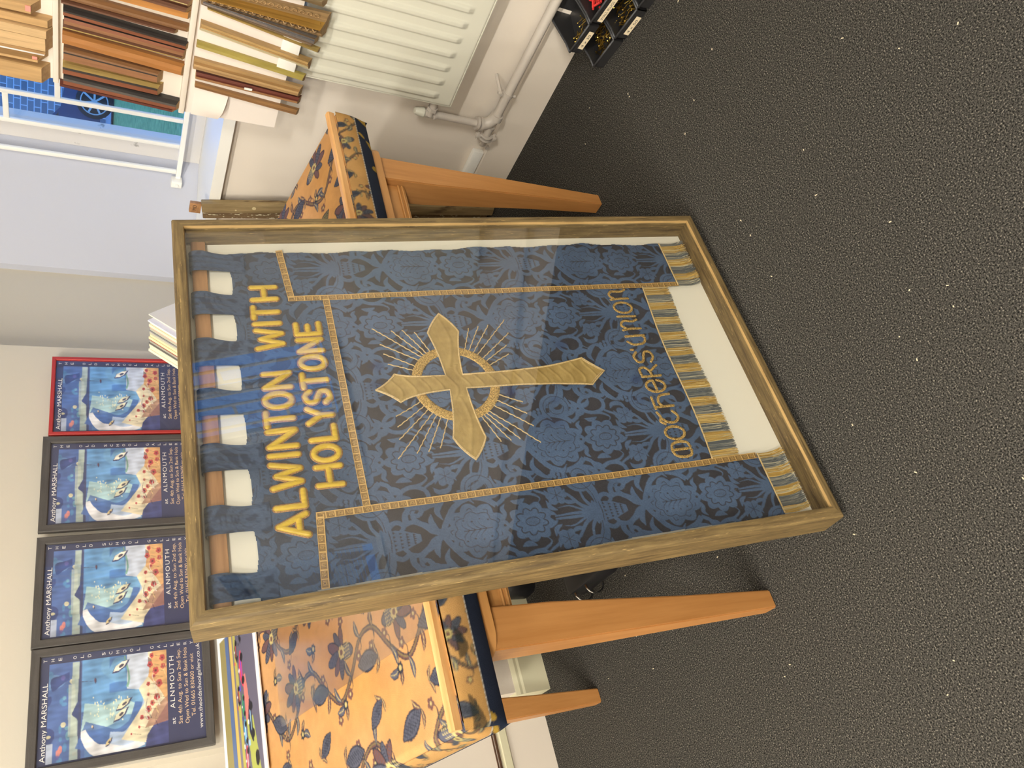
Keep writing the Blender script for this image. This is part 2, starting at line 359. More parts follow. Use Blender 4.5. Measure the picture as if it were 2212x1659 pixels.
M_stone=bpy.data.materials.new('coursed_stone'); M_stone.use_nodes=True; _n=M_stone.node_tree; _b=_n.nodes.new('ShaderNodeTexBrick'); _t=_n.nodes.new('ShaderNodeTexCoord'); _m=_n.nodes.new('ShaderNodeMapping'); _m.inputs['Rotation'].default_value=(math.radians(90),0,0)
_b.inputs['Color1'].default_value=rgb(120,126,130); _b.inputs['Color2'].default_value=rgb(84,92,100); _b.inputs['Mortar'].default_value=rgb(176,182,186); _b.inputs['Scale'].default_value=1.6
_n.links.new(_t.outputs['Object'],_m.inputs[0]); _n.links.new(_m.outputs[0],_b.inputs[0]); _n.links.new(_b.outputs[0],_n.nodes['Principled BSDF'].inputs['Base Color'])
tag(add('stone_wall',B().box(-30,60,0,.4,0,5.2).mesh('sw'),M_stone,None,mw=T(21,15.5,1.07)@Matrix.Rotation(math.radians(128),4,'Z')),'long coursed stone wall beyond the parked car','wall')
# bare tree seen reflected, outside window 2
def tree(x,y,seed,label):
    r=random.Random(seed); tb=B()
    def br(p,d,l,rad,k):
        q=p+d*l; tb.tube([p,p+d*l*.5+Vector((r.uniform(-1,1),r.uniform(-1,1),0))*l*.05,q],[rad,rad*.85,rad*.7],5,cap=False)
        if k==0: return
        for _ in range(3 if k>2 else 2+(k>1)):
            nd=(d+Vector((r.uniform(-1,1),r.uniform(-1,1),r.uniform(-.3,.7)))*.75).normalized(); br(q,nd,l*r.uniform(.6,.8),rad*.6,k-1)
    br(Vector((x,y,.95)),Vector((0,0,1)),1.9,.13,6)
    tag(add('tree',tb.mesh('tree'),mat('tree_bark',(60,54,48),.9)),label,'tree')
tree(9.5,-4.6,3,'bare winter tree outside the second window, seen only reflected in the picture glass')

# ---------------------------------------------------------------- ceiling lights
M_diff=mat('lamp_diffuser',(255,245,225),.5,emit=((1,.90,.76,1),9))
for i,(x,y,p) in enumerate(LAMPS):
    t=empty('ceiling_light',loc=(x,y,3.33),label='long fluorescent ceiling light, '+['the one nearest the display table','far left one level with the display table','right hand one behind the camera','left hand one behind the camera'][i],cat='ceiling light',group=None)
    box('housing',x-.05,x+.05,y-.6,y+.6,3.30,3.349,M_white,t,b=.005)
    box('diffuser',x-.035,x+.035,y-.58,y+.58,3.255,3.2995,M_diff,t,b=.01)

# ---------------------------------------------------------------- display table
tb=empty('display_table',loc=(1.06,1.9,0),label='beech table with tapered square legs carrying the tapestry covered sloping board',cat='table')
TX0,TX1,TY0,TY1=.335,1.795,1.388,2.34
def rrect(x0,x1,y0,y1,r,n=5):
    o=[]
    for cx,cy,a0 in ((x1-r,y1-r,0),(x0+r,y1-r,90),(x0+r,y0+r,180),(x1-r,y0+r,270)):
        for k in range(n+1): a=math.radians(a0+90*k/n); o.append((cx+r*math.cos(a),cy+r*math.sin(a)))
    return o
add('table_top',autosmooth(B().prism(rrect(TX0,TX1,TY0,TY1,.05),.775,.803).mesh('top')),M_beech,tb)
def leg(x,y,sx,sy):
    # outer corner at x,y ; tapers on the inner faces
    v=[];W0,W1=.088,.044
    for z,wd in ((0,W1),(.25,.058),(.45,.072),(.62,.084),(.7755,W0)):
        v+=[(x,y,z),(x+sx*wd,y,z),(x+sx*wd,y+sy*wd,z),(x,y+sy*wd,z)]
    f=[(0,3,2,1),(16,17,18,19)]
    for k in range(4):
        for j in range(4): f.append((k*4+j,k*4+(j+1)%4,k*4+4+(j+1)%4,k*4+4+j))
    bm=B().put(v,f); m=bm.mesh('leg')
    bb=bmesh.new(); bb.from_mesh(m); es=[e for e in bb.edges if e.calc_face_angle(0)>1]; bmesh.ops.bevel(bb,geom=es,offset=.003,segments=2,affect='EDGES'); bb.to_mesh(m); bb.free()
    add('leg',autosmooth(m),M_beech_leg,tb)
leg(.345,1.41,1,1); leg(1.765,1.41,-1,1); leg(.345,2.315,1,-1); leg(1.765,2.315,-1,-1)
for (a,b_,c_,d) in ((.435,1.675,1.432,1.452),(.435,1.675,2.273,2.293),(.367,.387,1.50,2.225),(1.723,1.743,1.50,2.225)):
    q=add('apron',B().box(a,b_,c_,d,.70,.774).mesh('apron'),M_beech,tb)
add('apron_bead',B().tube([(.435,1.430,.708),(1.675,1.430,.708)],.004,8).tube([(.435,1.430,.720),(1.675,1.430,.720)],.004,8).mesh('bead'),M_beech,tb)

# ---------------------------------------------------------------- tapestry board
SL=math.atan(.18); cs,sn=math.cos(SL),math.sin(SL)
BM=basis((.205,1.357,.897),(1,0,0),(0,cs,sn),(0,-sn,cs))   # local u right, v up the slope, n out
bd=empty('tapestry_display_board',mw=BM,label='sloping display board covered in gold tapestry with blue flowers, lying on the beech table',cat='display board')
BW,BD=1.655,1.18
g_gold=rgb(196,144,80); g_pink=rgb(204,156,106); g_sl=rgb(86,88,104); g_dk=rgb(46,50,64); g_ol=rgb(126,116,76); g_br=rgb(112,78,74); g_lt=rgb(196,178,120)
def tapestry(Wd,Hd,res,dens,seed,scale=1.):
    P=Paint(Wd,Hd,res,g_gold); r=random.Random(seed)
    X,Y=np.meshgrid((np.arange(P.nx)+.5)*res,(np.arange(P.ny)+.5)*res); k=np.clip(.5+.35*snoise(X,Y,14,seed),0,1)[...,None]
    P.a=P.a*(1-k)+np.array(g_pink)[:3]*k
    def hatch(cx,cy,rx,ry,rot,col,n=7,wd=.0022):
        for i in range(n):
            t=(i+.5)/n*2-1; hw=ry*math.sqrt(max(0,1-t*t))*.8; x=rx*t*.85
            p=[(cx+x*math.cos(rot)-y*math.sin(rot),cy+x*math.sin(rot)+y*math.cos(rot)) for y in (-hw,hw)]
            P.line(p,wd,col,cr=False)
    def leaf(x,y,L,rot,w=.3,col=g_sl):
        e=(x+L*math.cos(rot),y+L*math.sin(rot)); m=(x+L*.5*math.cos(rot)-L*.12*math.sin(rot),y+L*.5*math.sin(rot)+L*.12*math.cos(rot))
        P.line([(x,y),m,e],L*w*1.15,g_dk,'leaf'); P.line([(x,y),m,e],L*w*.85,col,'leaf'); P.line([(x,y),m,e],.0022,g_lt,'leaf')
    def flower(x,y,R,rot):
        for k in range(6):
            a=rot+(k-2.5)*.62+ (math.pi if k>4 else 0)*0; L=R*(1 if k in(2,3) else .82)
            ex,ey=x+.55*L*math.cos(a),y+.55*L*math.sin(a)
            P.poly(ell(ex,ey,L*.52,L*.22,18,a),g_dk); P.poly(ell(ex,ey,L*.46,L*.17,18,a),g_sl if k%2 else g_br); hatch(ex,ey,L*.44,L*.15,a,g_dk if k%2 else g_sl,6,.0018)
        bx,by=x-.35*R*math.cos(rot),y-.35*R*math.sin(rot)
        P.poly(ell(bx,by,R*.5,R*.28,20,rot),g_dk); P.poly(ell(bx,by,R*.44,R*.22,20,rot),g_sl)
        for i in range(-3,4):
            for j in range(-2,3): 
                qx,qy=bx+i*R*.11,by+j*R*.1
                if (i*.11/.44)**2+(j*.1/.3)**2<.9: P.poly(ell(qx,qy,R*.035,R*.03,6),g_lt)
        P.poly(scallop(x,y,R*.2,R*.2,8,.15),g_lt); P.poly(ell(x,y,R*.1,R*.1,10),g_br)
    def pine(x,y,R,rot):
        P.poly(ribbon([(x-R*math.cos(rot),y-R*math.sin(rot)),(x,y),(x+R*math.cos(rot),y+R*math.sin(rot))],R*1.0,'leaf'),g_dk)
        P.poly(ribbon([(x-R*.9*math.cos(rot),y-R*.9*math.sin(rot)),(x,y),(x+R*.9*math.cos(rot),y+R*.9*math.sin(rot))],R*.8,'leaf'),g_ol if r.random()<.15 else g_sl)
        for i in range(-4,5):
            hatch_a=rot+.9; cx,cy=x+i*R*.18*math.cos(rot),y+i*R*.18*math.sin(rot); hw=R*.36*math.sqrt(max(0,1-(i/4.6)**2))
            for s_ in (1,-1):
                a=rot+s_*.9; P.line([(cx-hw*math.cos(a),cy-hw*math.sin(a)),(cx+hw*math.cos(a),cy+hw*math.sin(a))],.0016,g_dk,cr=False)
        for s_ in (-1,1): leaf(x-R*math.cos(rot),y-R*math.sin(rot),R*.8,rot+s_*1.1,.3,g_br)
    cell=.112*scale
    # vines
    nrow=int(Wd/(cell*1.9))+2
    for i in range(nrow):
        x0=i*cell*1.9+r.uniform(-.02,.02); pts=[]; y=-.05; k=0
        while y<Hd+.08:
            pts.append((x0+cell*.5*math.sin(k*1.25+i),y)); y+=cell*.55; k+=1
        P.line(pts,.013*scale,g_dk); P.line(pts,.008*scale,g_br); P.line([(a+.001,b_) for a,b_ in pts],.003*scale,g_ol)
        for (a,b_) in pts[::1]:
            d=r.choice((-1,1)); leaf(a,b_,cell*.42,(0 if d>0 else math.pi)+r.uniform(-.7,.7),.32,r.choice((g_sl,g_sl,g_br)))
            e=(a-d*cell*.3,b_+cell*.15); P.line([(a,b_),(a-d*cell*.2,b_+.0),e],.0045*scale,g_dk,'taper'); P.poly(scallop(e[0],e[1],.011*scale,.011*scale,5,.2),g_br); P.poly(ell(e[0],e[1],.004,.004,8),g_lt)
    ny_=int(Hd/(cell*1.15))+2
    for i in range(nrow*2):
        for j in range(ny_):
            x=(i+.5*(j%2))*cell*.98; y=(j+.35)*cell*1.12+r.uniform(-.01,.01)
            rot=math.pi/2+r.uniform(-.5,.5)+(math.pi if r.random()<.5 else 0)
            k=(i+2*j)%4
            if k==0: flower(x,y,cell*.60,rot)
            elif k==2: pine(x,y,cell*.42,rot)
            elif k==1: pine(x,y,cell*.34,rot+.4)
            else:
                leaf(x,y,cell*.4,rot,.4,g_sl); leaf(x,y,cell*.3,rot+1.4,.4,g_br); P.poly(scallop(x,y,cell*.1,cell*.1,7,.2),g_dk); P.poly(ell(x,y,cell*.05,cell*.05),g_lt)
    P.blur(1); return P
P=tapestry(BW,BD,.0013,1,5)
us=np.concatenate([np.arange(0,.6,.0022),np.arange(.6,1.02,.006),np.arange(1.02,BW,.0026),[BW]]); vs=np.append(np.arange(0,BD,.0026),BD)
U,V=np.meshgrid(us,vs); sag=.0015*snoise(U,V,9,2)
e=np.minimum.reduce([U,BW-U,BD-V]); rnd=-.012*np.clip(1-e/.018,0,1)**2
m=gridmesh('cover',np.stack([U,V,sag*np.clip(e/.05,0,1)+rnd],-1),P.at(U,V)); add('tapestry_cover',m,M_attr_cloth,bd,local=Matrix())
# padded edges: front strip, left strip, right strip (dark border with pale stitched seam)
PS=tapestry(BW,.105,.0013,1,11,.62)
X,Y=np.meshgrid((np.arange(PS.nx)+.5)*.0013,(np.arange(PS.ny)+.5)*.0013)
navy=np.array(rgb(30,38,56))[:3]; yel=np.array(rgb(186,150,60))[:3]
band=(Y<.046)[...,None]; mot=(snoise(X,Y,60,4)>.9)[...,None]
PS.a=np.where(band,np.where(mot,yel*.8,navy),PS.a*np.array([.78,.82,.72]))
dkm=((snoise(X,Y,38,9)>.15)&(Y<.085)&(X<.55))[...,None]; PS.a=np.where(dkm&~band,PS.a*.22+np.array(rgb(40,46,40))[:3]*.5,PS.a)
PS.a=np.where((np.abs(Y-.047)<.0016)[...,None],np.array(rgb(196,196,190))[:3]*(.4+.6*((X*1000//5)%2))[...,None],PS.a); PS.blur(1)
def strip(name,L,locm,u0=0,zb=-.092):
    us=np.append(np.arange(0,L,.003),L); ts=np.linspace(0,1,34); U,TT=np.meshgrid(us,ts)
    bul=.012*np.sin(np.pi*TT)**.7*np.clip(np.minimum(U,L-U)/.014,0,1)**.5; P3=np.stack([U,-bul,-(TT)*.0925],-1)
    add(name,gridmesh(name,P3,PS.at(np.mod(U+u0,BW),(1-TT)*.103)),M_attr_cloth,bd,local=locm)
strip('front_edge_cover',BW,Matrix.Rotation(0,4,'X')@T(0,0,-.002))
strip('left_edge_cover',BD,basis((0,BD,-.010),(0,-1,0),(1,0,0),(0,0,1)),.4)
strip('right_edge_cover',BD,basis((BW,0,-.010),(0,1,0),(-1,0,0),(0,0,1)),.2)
add('base_panel',B().box(.004,BW-.004,.004,BD-.004,-.094,-.014).mesh('bp'),M_beech,bd,local=Matrix())
add('front_batten',autosmooth(B().prism([(.004,.0005),(.004,.016),(.008,.020),(.019,.020),(.023,.014),(.023,.0005)],.004,BW-.004,ax='x').mesh('bt')),M_batten,bd,local=Matrix())
# rear risers hold the sloping board level on the table
for _a in (.42,1.62): add('riser',B().box(_a,_a+.04,2.1,2.3,.804,.925).mesh('riser'),M_beech,bd,mw=Matrix())

# ---------------------------------------------------------------- big box frame
TH=.1885; PH=.0036
ux=Vector((math.cos(PH),math.sin(PH),0)); nn=Vector((math.sin(PH),-math.cos(PH),0))
uy=Vector((0,0,1))*math.cos(TH)-nn*math.sin(TH); un=nn*math.cos(TH)+Vector((0,0,1))*math.sin(TH)
FM=basis((.4411,1.1813,0.0015),ux,uy,un); FW,FH,FD=.9239,1.3416,.0848
fr=empty('picture_frame',mw=FM,label='large deep weathered oak box frame with glass leaning against the table, holding the blue banner',cat='picture frame')
prof=[(0,0),(0,FD-.010),(.003,FD-.004),(.008,FD-.001),(.018,FD),(.0246,FD-.0006),(.0262,FD-.0075),(.0262,.024),(.0225,.0),]
pm=[0,0,0,0,0,1,0,0,0]
def rail(name,L,loc,mats=(M_frame,M_lip),prof=prof,pm=pm):
    n=len(prof); v=[(t,0,0) for t,d in prof]; v=[(t,t,d) for t,d in prof]+[(L-t,t,d) for t,d in prof]
    f=[[i,(i+1)%n,n+(i+1)%n,n+i] for i in range(n)]+[list(range(n)),[n+i for i in range(n)][::-1]]
    m=B(); m.put(v,f); m.m=pm+[0,0]; me=m.mesh(name); 
    return me
def ring4(name,Wd,Hd,parent,mats,prof,pm,base=Matrix()):
    for L,loc in ((Wd,Matrix()),(Wd,T(Wd,Hd,0)@Matrix.Rotation(math.pi,4,'Z')),(Hd,T(Wd,0,0)@Matrix.Rotation(math.pi/2,4,'Z')),(Hd,T(0,Hd,0)@Matrix.Rotation(-math.pi/2,4,'Z'))):
        add(name,rail(name,L,loc,prof=prof,pm=pm),mats,parent,local=base@loc)
ring4('frame_rail',FW,FH,fr,[M_frame,M_lip],prof,pm)
# shallow moulded step along the outside of the two uprights
box('mount_board',.0225,FW-.0225,.0225,FH-.0225,.020,.0235,M_mount,fr,local=Matrix())
box('backing_board',.0225,FW-.0225,.0225,FH-.0225,.006,.018,M_slat,fr,local=Matrix())
box('glass_pane',.024,FW-.024,.024,FH-.024,FD-.0125,FD-.0105,M_glass,fr,local=Matrix())
MB_=.0238  # mount surface

# ---------------------------------------------------------------- banner inside the frame
bn=empty('banner',mw=FM@T(0,0,0),label='blue damask church banner with gold cross and gold lettering inside the box frame',cat='banner')
DW,DH=.3465,.448
D=Paint(DW,DH,.0006,(0,0,0),wrap=(DW,DH,True))
def d2(f):
    for s_ in (1,-1): f(lambda p:[(q[0]*s_+DW/2,q[1]) for q in p])
Jy=DH  # join at top edge (wraps)
on=(1,1,1);off=(0,0,0)
def ribs(L):
    for pts,wd,k,c in L: d2(lambda tr:D.line(tr([(x,Jy+y) for x,y in pts]),wd,c,k))
# strapwork and scrolls
ribs([([(0,.004),(.028,-.012),(.056,-.034),(.070,-.066),(.062,-.098),(.046,-.118)],.0120,None,on),
 ([(0,0),(.018,.022),(.034,.048),(.052,.056),(.062,.045),(.056,.034),(.046,.040)],.0115,.007,on),
 ([(.046,-.118),(.056,-.134),(.070,-.140),(.076,-.158)],.009,None,on),
 ([(.07,-.140),(.088,-.132),(.096,-.142)],.008,None,on),
 ([(.087+.023*math.cos(a),-.180+.030*math.sin(a)) for a in np.linspace(0,2*np.pi,16)],.0092,None,on),
 ([(.064,-.176),(.060,-.198),(.048,-.214),(.036,-.205)],.009,'taper',on),
 # rosette swirls
 ([(.087+.036*math.cos(a)*(1-.06*k),-.092+.036*math.sin(a)*(1-.06*k)) for k,a in enumerate(np.linspace(2.6,-2.3,9))],.020,'leaf',on),
 ([(.087+.028*math.cos(a)*(1-.09*k),-.092+.028*math.sin(a)*(1-.09*k)) for k,a in enumerate(np.linspace(-.5,-5.3,9))],.022,'leaf',on),
 ([(.104,-.128),(.090,-.138),(.072,-.126),(.060,-.104)],.014,'leaf',on),
 ([(.087-.03,-.092-.046),(.087-.016,-.092-.06),(.087+.006,-.092-.062)],.012,'leaf',on),
 ([(.030,-.004),(.050,.004),(.072,-.010),(.084,-.030)],.013,'leaf',on), ([(.084,-.030),(.070,-.036),(.066,-.050)],.010,'leaf',on),
 ([(.112,-.050),(.128,-.036),(.126,-.014),(.110,-.004)],.015,'leaf',on), ([(.012,-.128),(.024,-.132),(.036,-.128),(.046,-.136)],.010,'leaf',on),
 ([(.050,-.150),(.046,-.166),(.052,-.182)],.012,'leaf',on), ([(.006,-.240),(.012,-.228),(.010,-.214)],.009,'leaf',on),
 ([(.120,-.190),(.108,-.208),(.112,-.226)],.012,'leaf',on),
 # fan of stems
 ([(0,-.330),(.004,-.29),(.003,-.235)],.010,.004,on),
 ([(.002,-.330),(.010,-.30),(.022,-.272),(.020,-.246)],.008,'taper',on),
 ([(.004,-.330),(.020,-.300),(.044,-.280),(.060,-.262)],.010,.005,on),
 ([(.006,-.332),(.030,-.312),(.058,-.306),(.084,-.296)],.010,'taper',on),
 ([(.030,-.296),(.030,-.276),(.036,-.262)],.010,'leaf',on),
 ([(.01,-.334),(.034,-.338),(.058,-.330),(.078,-.312),(.084,-.290)],.022,'leaf',on),
 ([(.062,-.262),(.080,-.252),(.082,-.232),(.070,-.222)],.012,'leaf',on),
 ([(.016,-.246),(.024,-.232),(.040,-.226)],.010,'leaf',on),
 ([(.030,-.236),(.052,-.232),(.070,-.205),(.092,-.212),(.11,-.235)],.009,'taper',on),
 # scrolls around the basket
 ([(.012,-.338),(.030,-.344),(.038,-.360),(.028,-.372),(.018,-.366)],.012,.008,on),
 ([(.030,-.372),(.034,-.392),(.022,-.412),(.008,-.425),(0,-.445)],.010,.006,on),
 ([(.034,-.378),(.052,-.380),(.066,-.396),(.058,-.412),(.046,-.404),(.050,-.396)],.013,.007,on),
 ([(.012,-.440),(.028,-.428),(.046,-.430)],.012,'leaf',on),
 ([(.074,-.36),(.088,-.372),(.084,-.392),(.070,-.40)],.013,'leaf',on),
 ([(.060,-.345),(.078,-.345),(.09,-.358)],.012,'leaf',on)])
cx=DW/2
D.poly(scallop(cx,Jy-.067,.053,.060,9,.11,.17),on)
D.poly(ell(cx,Jy-.124,.012,.012),on); D.poly(ell(cx,Jy-.126,.003,.003),off)
D.poly(scallop(cx,Jy-.184,.040,.045,9,.12,.1),on)
d2(lambda tr:D.poly(tr(scallop(.049,Jy-.252,.020,.021,6,.16)),on))
D.poly([(cx-.024,Jy-.338),(cx+.024,Jy-.338),(cx+.019,Jy-.372),(cx+.007,Jy-.402),(cx-.007,Jy-.402),(cx-.019,Jy-.372)],on)
D.poly(scallop(cx,Jy-.331,.026,.010,6,.15),on)
d2(lambda tr:[D.poly(tr(ell(.092+.008*a,Jy-.262+.010*b_,.0045,.0045,10)),on) for a,b_ in ((0,0),(1,0),(.5,1),(-.6,-1),(.5,-1),(1.5,-1),(0,-2),(1,-2))])
# dark inner drawing
def rings(pts,wd): 
    p=np.vstack([pts,pts[:1]]); D.line(p,wd,off,cr=False)
rings(scallop(cx,Jy-.067,.036,.042,8,.10,.2),.0013); rings(scallop(cx,Jy-.184,.026,.030,9,.16,.1),.0022)
rings(ell(cx,Jy-.186,.009,.015),.0016)
for i in range(-2,3):
    for j in range(-4,5):
        if (i/2.6)**2+(j/4.6)**2<.8: D.poly(ell(cx+i*.003,Jy-.186+j*.0028,.0008,.0008,5),off)
D.line([(cx,Jy-.10),(cx,Jy-.04)],.0014,off,cr=False)
for k in range(4):
    d2(lambda tr:D.line(tr([(0,Jy-.088+k*.012),(.010,Jy-.076+k*.012),(.022,Jy-.070+k*.010)]),.0016,off,'taper'))
    d2(lambda tr:D.poly(tr(ell(.018+.004*(k%2),Jy-.094+k*.017,.0017,.0022,6)),off))
for a in np.linspace(0,2*np.pi,9,endpoint=False):
    D.line([(cx+.040*math.cos(a),Jy-.067+.046*math.sin(a)),(cx+.047*math.cos(a+.10),Jy-.067+.053*math.sin(a+.10)),(cx+.045*math.cos(a+.25),Jy-.067+.051*math.sin(a+.25))],.0014,off)
    D.line([(cx+.012*math.cos(a),Jy-.186+.019*math.sin(a)),(cx+.022*math.cos(a+.2),Jy-.186+.026*math.sin(a+.2))],.0022,off,'leaf')
d2(lambda tr:[D.line(tr([(.049,Jy-.252),(.049+.014*math.cos(a),Jy-.252+.014*math.sin(a))]),.0010,off) for a in np.linspace(0,2*np.pi,6,endpoint=False)])
for i in range(-2,3):
    for j in range(4):
        x=i*.0085*(1-.16*j); y=-.348-.013*j; D.poly([(cx+x-.0026,Jy+y),(cx+x+.0026,Jy+y),(cx+x,Jy+y-.006)],off)
D.line([(cx-.022,Jy-.341),(cx,Jy-.3435),(cx+.022,Jy-.341)],.0016,off)
ribs([([(.087+.030*math.cos(a),-.092+.030*math.sin(a)) for a in np.linspace(2.4,-2.0,9)],.0013,None,off),
 ([(.087+.018*math.cos(a),-.092+.018*math.sin(a)) for a in np.linspace(-1,-6.5,9)],.0013,None,off),
 ([(.02,-.336),(.044,-.332),(.066,-.318),(.078,-.300)],.0012,None,off),
 ([(.02,-.349),(.030,-.356),(.026,-.366)],.0012,None,off),
 ([(.045,-.388),(.058,-.392),(.058,-.404)],.0012,None,off)])
D.blur(1)
def damask(x,h):
    # column axes at x=.2890+k*DW, joins at h=.6552 + k*DH
    u=np.mod(x-.2890+DW/2,DW); v=np.mod(h-.6552,DH)
    return D.at(u,v)[...,0]
def wave(x,h):
    x=np.asarray(x,float);h=np.asarray(h,float)
    w_=.0009*snoise(x,h,22,3)+.0006*snoise(x,h,60,5)+.0013*np.sin(x*38+2*np.sin(h*9))*np.exp(-((h-1.17)/.09)**2)
    return MB_+.0055+w_
def inside(X,H,wob=True):
    wl=.0025*np.sin(H*23)+.0015*np.sin(H*61)
    left=.0455-.002*np.sin(H*11); right=.865+.004*np.sin(H*5.2-.4)+wl
    k=(X>left)&(X<right)
    bot=np.where(X<.197,.105,np.where(X>.715,.104,.216+.011*(.71-X)/.5-.004*np.sin((X-.2)*14)))
    top=1.2275+.003*np.cos((X-.075)*2*np.pi/.127)
    return k&(H>bot)&(H<top)
dx=.00128; xs=np.arange(.040,.876,dx); hs=np.arange(.100,1.233,dx); X,H=np.meshgrid(xs,hs)
xc,hc=np.meshgrid((xs[1:]+xs[:-1])/2,(hs[1:]+hs[:-1])/2)
dm=damask(X,H)
blue=np.array(rgb(82,104,134))[:3]; ground=np.array(rgb(58,57,62))[:3]; dull=np.array(rgb(62,78,104))[:3]
plain=1/(1+np.exp(-(H-1.045)*40)) # upper field is a plainer, worn cloth
fade=np.clip(.5+.4*snoise(X,H,9,8),0,1)[...,None]
bl=blue*(1-.18*fade); k=(dm*(1-.45*plain)+.22*plain)[...,None]
col=ground*(1-k)+bl*k
stain=np.clip(snoise(X,H,70,12)-.9,0,1)[...,None]*np.exp(-((np.abs(X-.46)-.02)/.12)**2)[...,None]; col=col*(1-.6*stain)+np.array(rgb(28,50,100))[:3]*.6*stain
thread=(1+.10*RNG.standard_normal(X.shape))[...,None]; col=np.clip(col*thread,0,1)
P3=np.stack([X,H,wave(X,H)+.0007*dm],-1)
add('banner_cloth',gridmesh('banner_cloth',P3,col,inside(xc,hc)),M_banner,bn,local=Matrix())
# tabs
TABS=[(.045,.099,.004),(.172,.231,.0),(.300,.362,.0),(.425,.489,0),(.545,.615,0),(.680,.742,0),(.803,.862,-.002)]
arc=catmull([(1.196,MB_+.008),(1.232,MB_+.0098),(1.262,MB_+.016),(1.284,MB_+.0225),(1.303,MB_+.0215),(1.3115,MB_+.0145),(1.309,MB_+.004)],9)
for i,(a,c_,sk) in enumerate(TABS):
    us=np.linspace(0,1,int((c_-a)/.002)); ii=np.arange(len(arc)); Ug,Ig=np.meshgrid(us,ii)
    hh=arc[Ig,0]; dd=arc[Ig,1]+.0016*np.sin(Ug*23+i)*np.clip((hh-1.21)/.05,0,1)
    pinch=1-.12*np.sin(np.pi*np.clip((hh-1.20)/.08,0,1))
    xx=(a+c_)/2+(Ug-.5)*(c_-a)*pinch+sk*(hh-1.2)*20*.1
    cc=np.array(rgb(46,60,84))[:3]*(1-.5*damask(xx,hh)[...,None])+blue*.5*damask(xx,hh)[...,None]
    add('hanging_tab',gridmesh('tab',np.stack([xx,hh,dd],-1),cc*(1+.1*RNG.standard_normal(xx.shape))[...,None]),M_banner,bn,local=Matrix())
tag(add('hanging_batten',autosmooth(B().box(.028,.896,1.2755,1.3065,MB_+.001,MB_+.0135,b=.002).mesh('bat')),M_slat,None,mw=FM),'flat brown wooden batten threaded through the tabs of the blue banner','batten')
# braid
def braid(p0,p1,wd=.0150):
    p0=np.array(p0);p1=np.array(p1);L=np.linalg.norm(p1-p0);t=(p1-p0)/L;nrm=np.array([-t[1],t[0]])
    a=np.append(np.arange(0,L,.0010),L); bq=np.linspace(-.5,.5,15); A,Bq=np.meshgrid(a,bq)
    px=p0[0]+t[0]*A+nrm[0]*Bq*wd; py=p0[1]+t[1]*A+nrm[1]*Bq*wd
    cell=.0175; s_=np.mod(A,cell)/cell; y=Bq+.5
    gold=np.array(rgb(206,170,104))[:3]; dk=np.array(rgb(104,80,48))[:3]; mid=np.array(rgb(158,124,72))[:3]
    inn=(s_>.14)&(y>.12)&(y<.88); chk=((np.abs(s_-.57)<.26)&(np.abs(y-.5)<.24)); ck=(np.floor((s_+y)*7.5)+np.floor((s_-y)*7.5))%2
    c=np.where(inn[...,None],dk,gold); c=np.where(chk[...,None],np.where(ck[...,None]>0,gold,dk*.8),c); c=np.where((inn&~chk)[...,None],mid*.75+dk*.25,c)
    z=wave(px,py)+.0018+.0008*(~inn)
    add('gold_braid',gridmesh('braid',np.stack([px,py,z],-1),c),M_braid,bn,local=Matrix())
M_braid=mat('woven_gold_braid',(180,150,90),.5,attr=True,metal=.15)
braid((.8675,1.117),(.718,1.103)); braid((.7225,1.111),(.718,.104)); braid((.718,1.028),(.197,1.018)); braid((.0455,1.116),(.192,1.108)); braid((.1895,1.115),(.1945,.110))
# stroke letters
def dome(b_,pts,w0,hgt,off_=.0014,mi=0,closed=False,flat=False):
    c=np.asarray(pts,float); L=np.r_[0,np.cumsum(np.linalg.norm(np.diff(c,axis=0),axis=1))]
    n=max(int(L[-1]/.0022),3); s_=np.linspace(0,L[-1],n); c=np.stack([np.interp(s_,L,c[:,0]),np.interp(s_,L,c[:,1])],1)
    t=np.gradient(c,axis=0); 
    if closed: t[0]=t[-1]=c[1]-c[-2]
    t/=np.linalg.norm(t,axis=1)[:,None]+1e-12; nr=np.stack([-t[:,1],t[:,0]],1)
    q=np.array([-.5,-.44,-.26,0,.26,.44,.5]); hz=np.array([0,.55,.9,1,.9,.55,0]) if not flat else np.array([0,.8,1,1,1,.8,0])
    rows=[]; 
    seq=[(c[i],1.,nr[i]) for i in range(n)]
    if not closed:
        cap=[(c[0]-t[0]*w0*.5*math.cos(a),math.sin(a),nr[0]) for a in (.12,.6,1.1)]; cap2=[(c[-1]+t[-1]*w0*.5*math.cos(a),math.sin(a),nr[-1]) for a in (1.1,.6,.12)]
        seq=cap+seq+cap2
    V=[];F=[]
    for k,(p,sc,nv) in enumerate(seq):
        for a,z in zip(q,hz):
            xy=p+nv*a*w0*sc; V.append((xy[0],xy[1],float(wave(xy[0],xy[1]))+off_+hgt*z*min(1,sc*1.1)+.0003*math.sin(k*1.9)*(hgt>.002)))
    m_=len(q)
    for k in range(len(seq)-1):
        for j in range(m_-1): F.append((k*m_+j,k*m_+j+1,(k+1)*m_+j+1,(k+1)*m_+j))
    b_.put(V,F,mi)
def el(a0=0,a1=360,cx=.5,cy=.5,rx=.5,ry=.5,n=24): return [(cx+rx*math.cos(math.radians(a0+(a1-a0)*k/n)),cy+ry*math.sin(math.radians(a0+(a1-a0)*k/n))) for k in range(n+1)]
